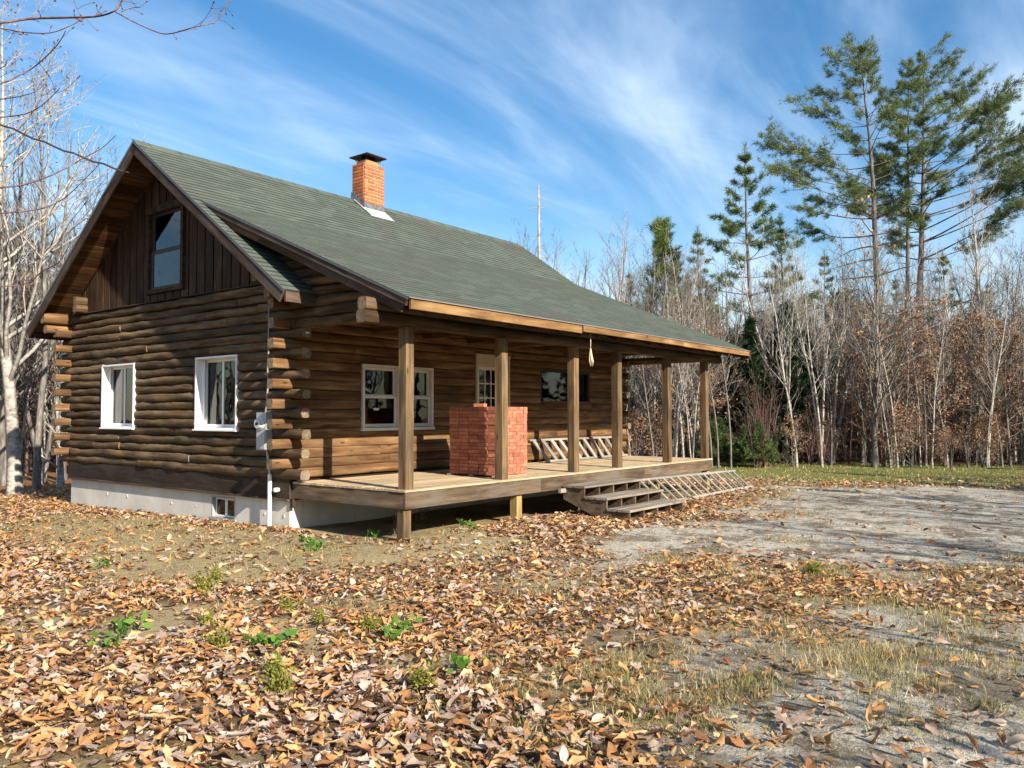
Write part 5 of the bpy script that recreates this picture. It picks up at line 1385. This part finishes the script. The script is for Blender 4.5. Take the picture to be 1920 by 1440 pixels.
shp = np.where(maple_leaf, rs.integers(14, 20, N), rs.integers(0, 14, N))
size = (0.045+0.085*rs.uniform(0, 1, N)**1.1)*np.where(maple_leaf, 0.85, 1.0)*np.where(d > 9, 1.15, 1.0)
yaw_ = rs.uniform(0, 6.283, N); tx_ = rs.normal(0, 0.34, N); ty_ = rs.normal(0, 0.34, N)
flip = rs.uniform(0, 1, N) < 0.42
zb_ = height(x, y) + 0.006 + np.abs(rs.normal(0, 0.012, N)) + size*0.10
def leaf_rot(yw, ax_, ay_, fl):
    cz_, sz_ = np.cos(yw), np.sin(yw); cx2, sx2 = np.cos(ax_), np.sin(ax_); cy2, sy2 = np.cos(ay_), np.sin(ay_)
    n = len(yw); o = np.zeros(n); l = np.ones(n)
    Rz = np.stack([np.stack([cz_, -sz_, o], 1), np.stack([sz_, cz_, o], 1), np.stack([o, o, l], 1)], 1)
    Rx = np.stack([np.stack([l, o, o], 1), np.stack([o, cx2, -sx2], 1), np.stack([o, sx2, cx2], 1)], 1)
    Ry = np.stack([np.stack([cy2, o, sy2], 1), np.stack([o, l, o], 1), np.stack([-sy2, o, cy2], 1)], 1)
    Rm = Rz @ Rx @ Ry
    Rm[fl, :, 2] *= -1
    return Rm
RM = leaf_rot(yaw_, tx_, ty_, flip)
# the largest in view become single leaves
inview = (np.abs(a) < 0.63*d) & (d > 3.75) & (den[keep] > 0.3)
order = np.argsort(np.where(inview, d/size*0.09, 1e9))
single = order[:300]
is_single = np.zeros(N, bool); is_single[single] = True
lm = {}
for i in single:
    ck = tuple(np.round(col[i]*12)/12*1.0); key = (int(shp[i]), int(rs.integers(0, 4)), bool(maple_leaf[i]))
    if key not in lm:
        V_, F_ = SHAPES[key[0]]; lm[key] = mesh_np('fallen_leaf', V_, F_, M_LEAF, np.repeat(col[i][None], len(V_), 0)*rs.uniform(0.72, 1.2, (len(V_), 1)))
    o = bpy.data.objects.new('fallen_leaf', lm[key]); COL.objects.link(o)
    Mr = RM[i]*size[i]
    o.matrix_world = Matrix(((*Mr[0], x[i]), (*Mr[1], y[i]), (*Mr[2], zb_[i]), (0, 0, 0, 1)))
    lc = lm[key].color_attributes['Col'].data[0].color; lum = sum(lc[:3])/3
    tone = 'dark brown' if lum < 0.14 else ('pale pinkish' if lc[2] > 0.5*lc[0] else ('bright tan' if lum > 0.30 else 'copper'))
    px_u = 960+FPX*a[i]/d[i]
    spot = ['far left', 'left', 'centre', 'right', 'far right'][int(np.clip(px_u/384, 0, 4))]
    lb = tone+(' lobed' if maple_leaf[i] else ' oval')+' fallen leaf in the nearest litter, bottom '+spot
    tag(o, lb, 'leaf', lb)
VV = []; FF = []; CC = []; base = 0
for k, (V_, F_) in enumerate(SHAPES):
    idx = np.where((shp == k) & ~is_single)[0]
    if not len(idx): continue
    P = np.einsum('nij,vj->nvi', RM[idx]*size[idx][:, None, None], V_) + np.stack([x[idx], y[idx], zb_[idx]], 1)[:, None]
    nv = len(V_)
    VV.append(P.reshape(-1, 3)); FF.append((F_[None]+np.arange(len(idx))[:, None, None]*nv).reshape(-1, 3)+base); base += len(idx)*nv
    vc = np.repeat(col[idx], nv, 0)*rs.uniform(0.72, 1.2, (len(idx)*nv, 1))
    CC.append(vc)
lit = put('leaf_litter', mesh_np('leaf_litter', np.concatenate(VV), np.concatenate(FF), M_LEAF, np.concatenate(CC)))
tag(lit, 'dry tan and copper fallen leaves carpeting the yard', 'leaves', kind='stuff')

def blades(x, y, h, w, cols, rs, lean=0.5):
    n = len(x); z = height(x, y); P = np.stack([x, y, z-0.005], 1)
    az = rs.uniform(0, 6.283, n); ln = rs.uniform(0.1, 1.0, n)*lean
    dirv = np.stack([np.cos(az)*ln, np.sin(az)*ln, np.ones(n)], 1); dirv /= np.linalg.norm(dirv, axis=1, keepdims=True)
    sd = np.stack([-np.sin(az+rs.normal(0, .8, n)), np.cos(az), np.zeros(n)], 1)
    h = h[:, None]; w = w[:, None]
    mid = P+dirv*h*0.55; tip = P+dirv*h*0.9+np.stack([np.cos(az), np.sin(az), -0.2*np.ones(n)], 1)*h*0.30*ln[:, None]*1.6
    V = np.stack([P-sd*w, P+sd*w, mid+sd*w*0.7, mid-sd*w*0.7, tip], 1).reshape(-1, 3); i = np.arange(n)[:, None]*5
    F = np.concatenate([i+np.array([[0, 1, 2]]), i+np.array([[0, 2, 3]]), i+np.array([[3, 2, 4]])], 0)
    c = np.array(cols)[rs.integers(0, len(cols), n)]*rs.uniform(0.7, 1.25, (n, 1))
    return V, F, np.repeat(c, 5, 0)
DRY = [(0.47,0.37,0.18),(0.38,0.29,0.13),(0.56,0.46,0.26),(0.29,0.23,0.09),(0.24,0.22,0.075)]
GRN = [(0.11,0.145,0.032),(0.18,0.20,0.05),(0.27,0.255,0.085),(0.085,0.115,0.03)]
gr = TB()
# tufts in the litter to the right of the middle
for (u, v, n, sp_, hh, cols) in [(1545,1065,260,0.16,0.13,DRY+GRN),(1590,1250,300,0.22,0.16,DRY),(1660,1230,180,0.16,0.14,DRY),(1480,1010,120,0.2,0.10,DRY),(1210,1345,220,0.16,0.13,DRY+GRN),(1380,1300,200,0.15,0.13,DRY+GRN),(1480,1185,200,0.2,0.12,DRY),(1650,1120,220,0.25,0.12,DRY+GRN),
        (1760,1150,240,0.3,0.11,GRN+DRY),(1790,1190,200,0.25,0.10,GRN+DRY),(1880,1080,260,0.3,0.12,GRN+DRY),(1240,1150,200,0.2,0.10,DRY+GRN),(1400,1080,200,0.25,0.11,DRY),(1130,1290,160,0.16,0.12,DRY+GRN),(1010,1110,140,0.2,0.10,DRY),(880,1050,120,0.2,0.09,DRY),(1440,930,160,0.3,0.12,DRY+GRN),(1420,910,160,0.3,0.12,DRY+GRN),(1500,960,100,0.2,0.1,DRY),(1850,1250,160,0.2,0.12,DRY),(1700,1370,160,0.2,0.08,DRY+GRN),(1000,1400,160,0.15,0.12,DRY+GRN),(820,1330,120,0.12,0.10,GRN),(640,1130,120,0.15,0.10,DRY),
        (330,990,140,0.4,0.09,DRY+GRN),(100,965,200,0.5,0.07,GRN),(60,960,160,0.4,0.06,GRN),(300,975,120,0.25,0.09,DRY+GRN),(580,1030,160,0.25,0.09,GRN+DRY),(870,995,100,0.2,0.10,GRN+DRY)]:
    px_, py_ = ground_px(u, v); n *= 3; hh *= 0.72
    bx, by = px_+rs.normal(0, sp_, n), py_+rs.normal(0, sp_, n)
    gr.leaves(*blades(bx, by, hh*rs.uniform(0.5, 1.2, n), rs.uniform(0.0012, 0.0026, n)*(1+np.hypot(px_-CAM[0], py_-CAM[1])*0.04), cols+DRY[:3], rs, 0.9))
for q in range(75):
    u, v = rs.uniform(900, 1920), 1035+405*rs.uniform(0, 1)**1.3
    px_, py_ = ground_px(u, v); n = int(rs.uniform(120, 420)); sp_ = rs.uniform(0.06, 0.22)
    if masks(np.array([px_]), np.array([py_]))[0][0] > 0.75 and rs.random() < 0.7: continue
    gr.leaves(*blades(px_+rs.normal(0, sp_, n), py_+rs.normal(0, sp_, n), rs.uniform(0.025, 0.085, n), rs.uniform(0.0012, 0.0026, n)*(1+np.hypot(px_-CAM[0], py_-CAM[1])*0.04), DRY+DRY+GRN[2:3] if rs.random() < 0.75 else GRN+DRY, rs, 1.3))
# thin dry grass over the open yard
x2, y2, d2, a2 = sample_ground(60000, 3.5, 20, rs)
g_, l_, b_, p_ = masks(x2, y2); nn = fbm(x2*1.6, y2*1.6, 91, 3)
kp = (rs.uniform(0, 1, len(x2)) < (0.14+0.75*b_+0.4*(nn > 0.55)+0.35*sstep(-4.5, -2, x2))*(1-g_*0.9)) & ~((x2 > 0) & (y2 > -2.3) & (y2 < 7.6) & (x2 < 9.8))
x2, y2, d2 = x2[kp], y2[kp], d2[kp]
gr.leaves(*blades(x2, y2, rs.uniform(0.03, 0.10, len(x2)), rs.uniform(0.0015, 0.003, len(x2))*(1+d2*0.05), DRY+[(0.14,0.15,0.05)], rs, 1.6))
# lawn strip before the trees
pl = P_LAWN; n = 30000
x3 = rs.uniform(pl[:, 0].min(), pl[:, 0].max(), n); y3 = rs.uniform(pl[:, 1].min(), pl[:, 1].max(), n)
kp = poly_dist(P_LAWN, x3, y3)+rs.normal(0, 0.25, n) > 0
x3, y3 = x3[kp], y3[kp]; m3 = fbm(x3*0.5, y3*0.5, 44, 3)
gr.leaves(*blades(x3, y3, rs.uniform(0.03, 0.09, len(x3)), rs.uniform(0.005, 0.010, len(x3)), GRN+DRY[:3], rs, 0.8))
go = put('grass', gr.leaf_mesh('grass', M_GRASS)); tag(go, 'short dry and green grass in the yard and along the lawn', 'grass', kind='stuff')
# grit on the drive
n = 16000; gx = []; 
x4, y4, d4, a4 = sample_ground(n*3, 3.5, 24, rs); g4 = masks(x4, y4)[0]
kp = rs.uniform(0, 1, len(x4)) < g4*0.8; x4, y4 = x4[kp][:n], y4[kp][:n]; n = len(x4)
oct_v = np.array([(1,0,0),(-1,0,0),(0,1,0),(0,-1,0),(0,0,.7),(0,0,-.7)], float); oct_f = np.array([(0,2,4),(2,1,4),(1,3,4),(3,0,4),(2,0,5),(1,2,5),(3,1,5),(0,3,5)])
sz4 = rs.lognormal(math.log(0.0055), 0.4, n); V4 = oct_v[None]*sz4[:, None, None]*rs.uniform(0.6, 1.3, (n, 6, 1)) + np.stack([x4, y4, height(x4, y4)+sz4*0.2], 1)[:, None]
c4 = np.array([(0.36,0.33,0.28),(0.27,0.24,0.20),(0.44,0.41,0.36),(0.17,0.145,0.115)])[rs.integers(0, 4, n)]
gt = NT('gravel_grit', 0.9, 0.2); gt.color(gt.new('ShaderNodeVertexColor', layer_name='Col').outputs[0])
grit = put('gravel', mesh_np('gravel', V4.reshape(-1, 3), (oct_f[None]+np.arange(n)[:, None, None]*6).reshape(-1, 3), gt.m, np.repeat(c4, 6, 0)))
tag(grit, 'pale grey gravel grit scattered over the drive', 'gravel', kind='stuff')
# weeds
def weed_mesh(kind, seed):
    rs_ = np.random.default_rng(seed); tb_ = TB(); pts = []
    if kind == 'bushy':
        for k in range(14):
            P_ = path((rs_.normal(0, 0.02), rs_.normal(0, 0.02), -0.01), rotdir(np.array([0, 0, 1.0]), rs_.uniform(0, 0.7), rs_.uniform(0, 6.28)), rs_.uniform(0.07, 0.16), 4, 0.12, 0.02, rs_); tb_.tube(P_, np.linspace(0.0022, 0.001, 5), 3)
            for q in range(26): pts.append(P_[rs_.integers(1, 5)]+rs_.normal(0, 0.012, 3))
        tb_.leaves(*quad_leaves(np.array(pts), 0.028, [(0.20,0.21,0.035),(0.29,0.27,0.045),(0.13,0.16,0.03),(0.36,0.31,0.06)], rs_, 0.5, -0.4))
    elif kind == 'broad':
        for k in range(9):
            P_ = path((rs_.normal(0, 0.04), rs_.normal(0, 0.04), -0.01), rotdir(np.array([0, 0, 1.0]), rs_.uniform(0.2, 1.0), rs_.uniform(0, 6.28)), rs_.uniform(0.04, 0.10), 3, 0.1, 0, rs_); tb_.tube(P_, np.linspace(0.002, 0.001, 4), 3); pts += [P_[3], P_[2], P_[3]+rs_.normal(0, 0.01, 3)]
        tb_.leaves(*quad_leaves(np.array(pts), 0.065, [(0.07,0.17,0.025),(0.11,0.23,0.035),(0.16,0.27,0.05)], rs_, 0.6, -0.5))
    else:
        for k in range(8):
            P_ = path((rs_.normal(0, 0.03), rs_.normal(0, 0.03), -0.01), rotdir(np.array([0, 0, 1.0]), rs_.uniform(0, 0.35), rs_.uniform(0, 6.28)), rs_.uniform(0.2, 0.45), 5, 0.08, 0.0, rs_); tb_.tube(P_, np.linspace(0.003, 0.0012, 6), 3)
            for q in range(16): pts.append(P_[rs_.integers(2, 6)]+rs_.normal(0, 0.02, 3))
        tb_.leaves(*quad_leaves(np.array(pts), 0.05, [(0.10,0.085,0.05),(0.16,0.13,0.07),(0.09,0.11,0.04)], rs_, 0.4, 0.2))
    return tree_template(tb_, M_BARKG, M_GRASS, 'stem', 'foliage')
WEED = {k: [weed_mesh(k, 300+i*7+j*31) for i in range(2)] for j, k in enumerate(('bushy', 'broad', 'tall'))}
random.seed(9)
for u, v, k, s, lbl in ((232,1180,'broad',1.2,'bright green weed above another one at the left of the litter'),(214,1206,'broad',1.0,'bright green weed below another one at the left of the litter'),(411,1210,'bushy',1.0,'round yellow green weed tuft left of the bare patch'),
        (524,1270,'bushy',1.0,'upper yellow green weed of the stacked pair in the litter'),(526,1302,'bushy',1.05,'lower yellow green weed of the stacked pair in the litter'),(540,1140,'bushy',0.9,'olive weed at the top of the bare patch'),(385,1108,'bushy',1.2,'wide olive weed in the middle of the yard'),
        (410,1085,'bushy',0.9,'small olive weed above the wide olive weed'),(200,1060,'broad',0.9,'green weed near the left side of the dry yard'),(480,1210,'broad',0.9,'flat green weed on the bare patch'),(527,1208,'broad',1.1,'upright green leafed weed on the bare patch'),
        (735,1196,'broad',1.0,'green weed right of the bare patch'),(756,1180,'broad',1.0,'green weed beside a grassy tuft right of the bare patch'),(575,1022,'broad',1.2,'green weed below the foundation corner'),(600,1030,'broad',1.0,'small green weed right below the foundation corner'),
        (395,1170,'bushy',0.8,'small yellow weed above the round weed tuft'),(605,1165,'bushy',0.8,'yellow green weed at the right of the bare patch'),(690,1175,'bushy',0.9,'olive weed in leaves between two green weeds'),(860,1268,'broad',1.1,'dark green weed in the middle foreground'),(790,1302,'bushy',1.0,'dull green weed in the middle foreground'),
        (700,1005,'broad',1.0,'green weed left of the porch corner post'),(795,985,'tall',0.9,'dry tall weed behind the porch corner post'),(740,1003,'tall',0.7,'dry tall weed left of the porch corner post'),(872,992,'broad',1.2,'green weed before the dark gap under the porch'),(1095,958,'tall',0.7,'dry weed under the porch steps'),(1525,1070,'bushy',0.9,'olive weed on the grassy hump by the drive')):
    p_ = ground_px(u, v)
    plant_tree('weed', WEED[k][random.randint(0, 1)], p_, lbl, 'weed', 'weeds in the yard', s*1.15)
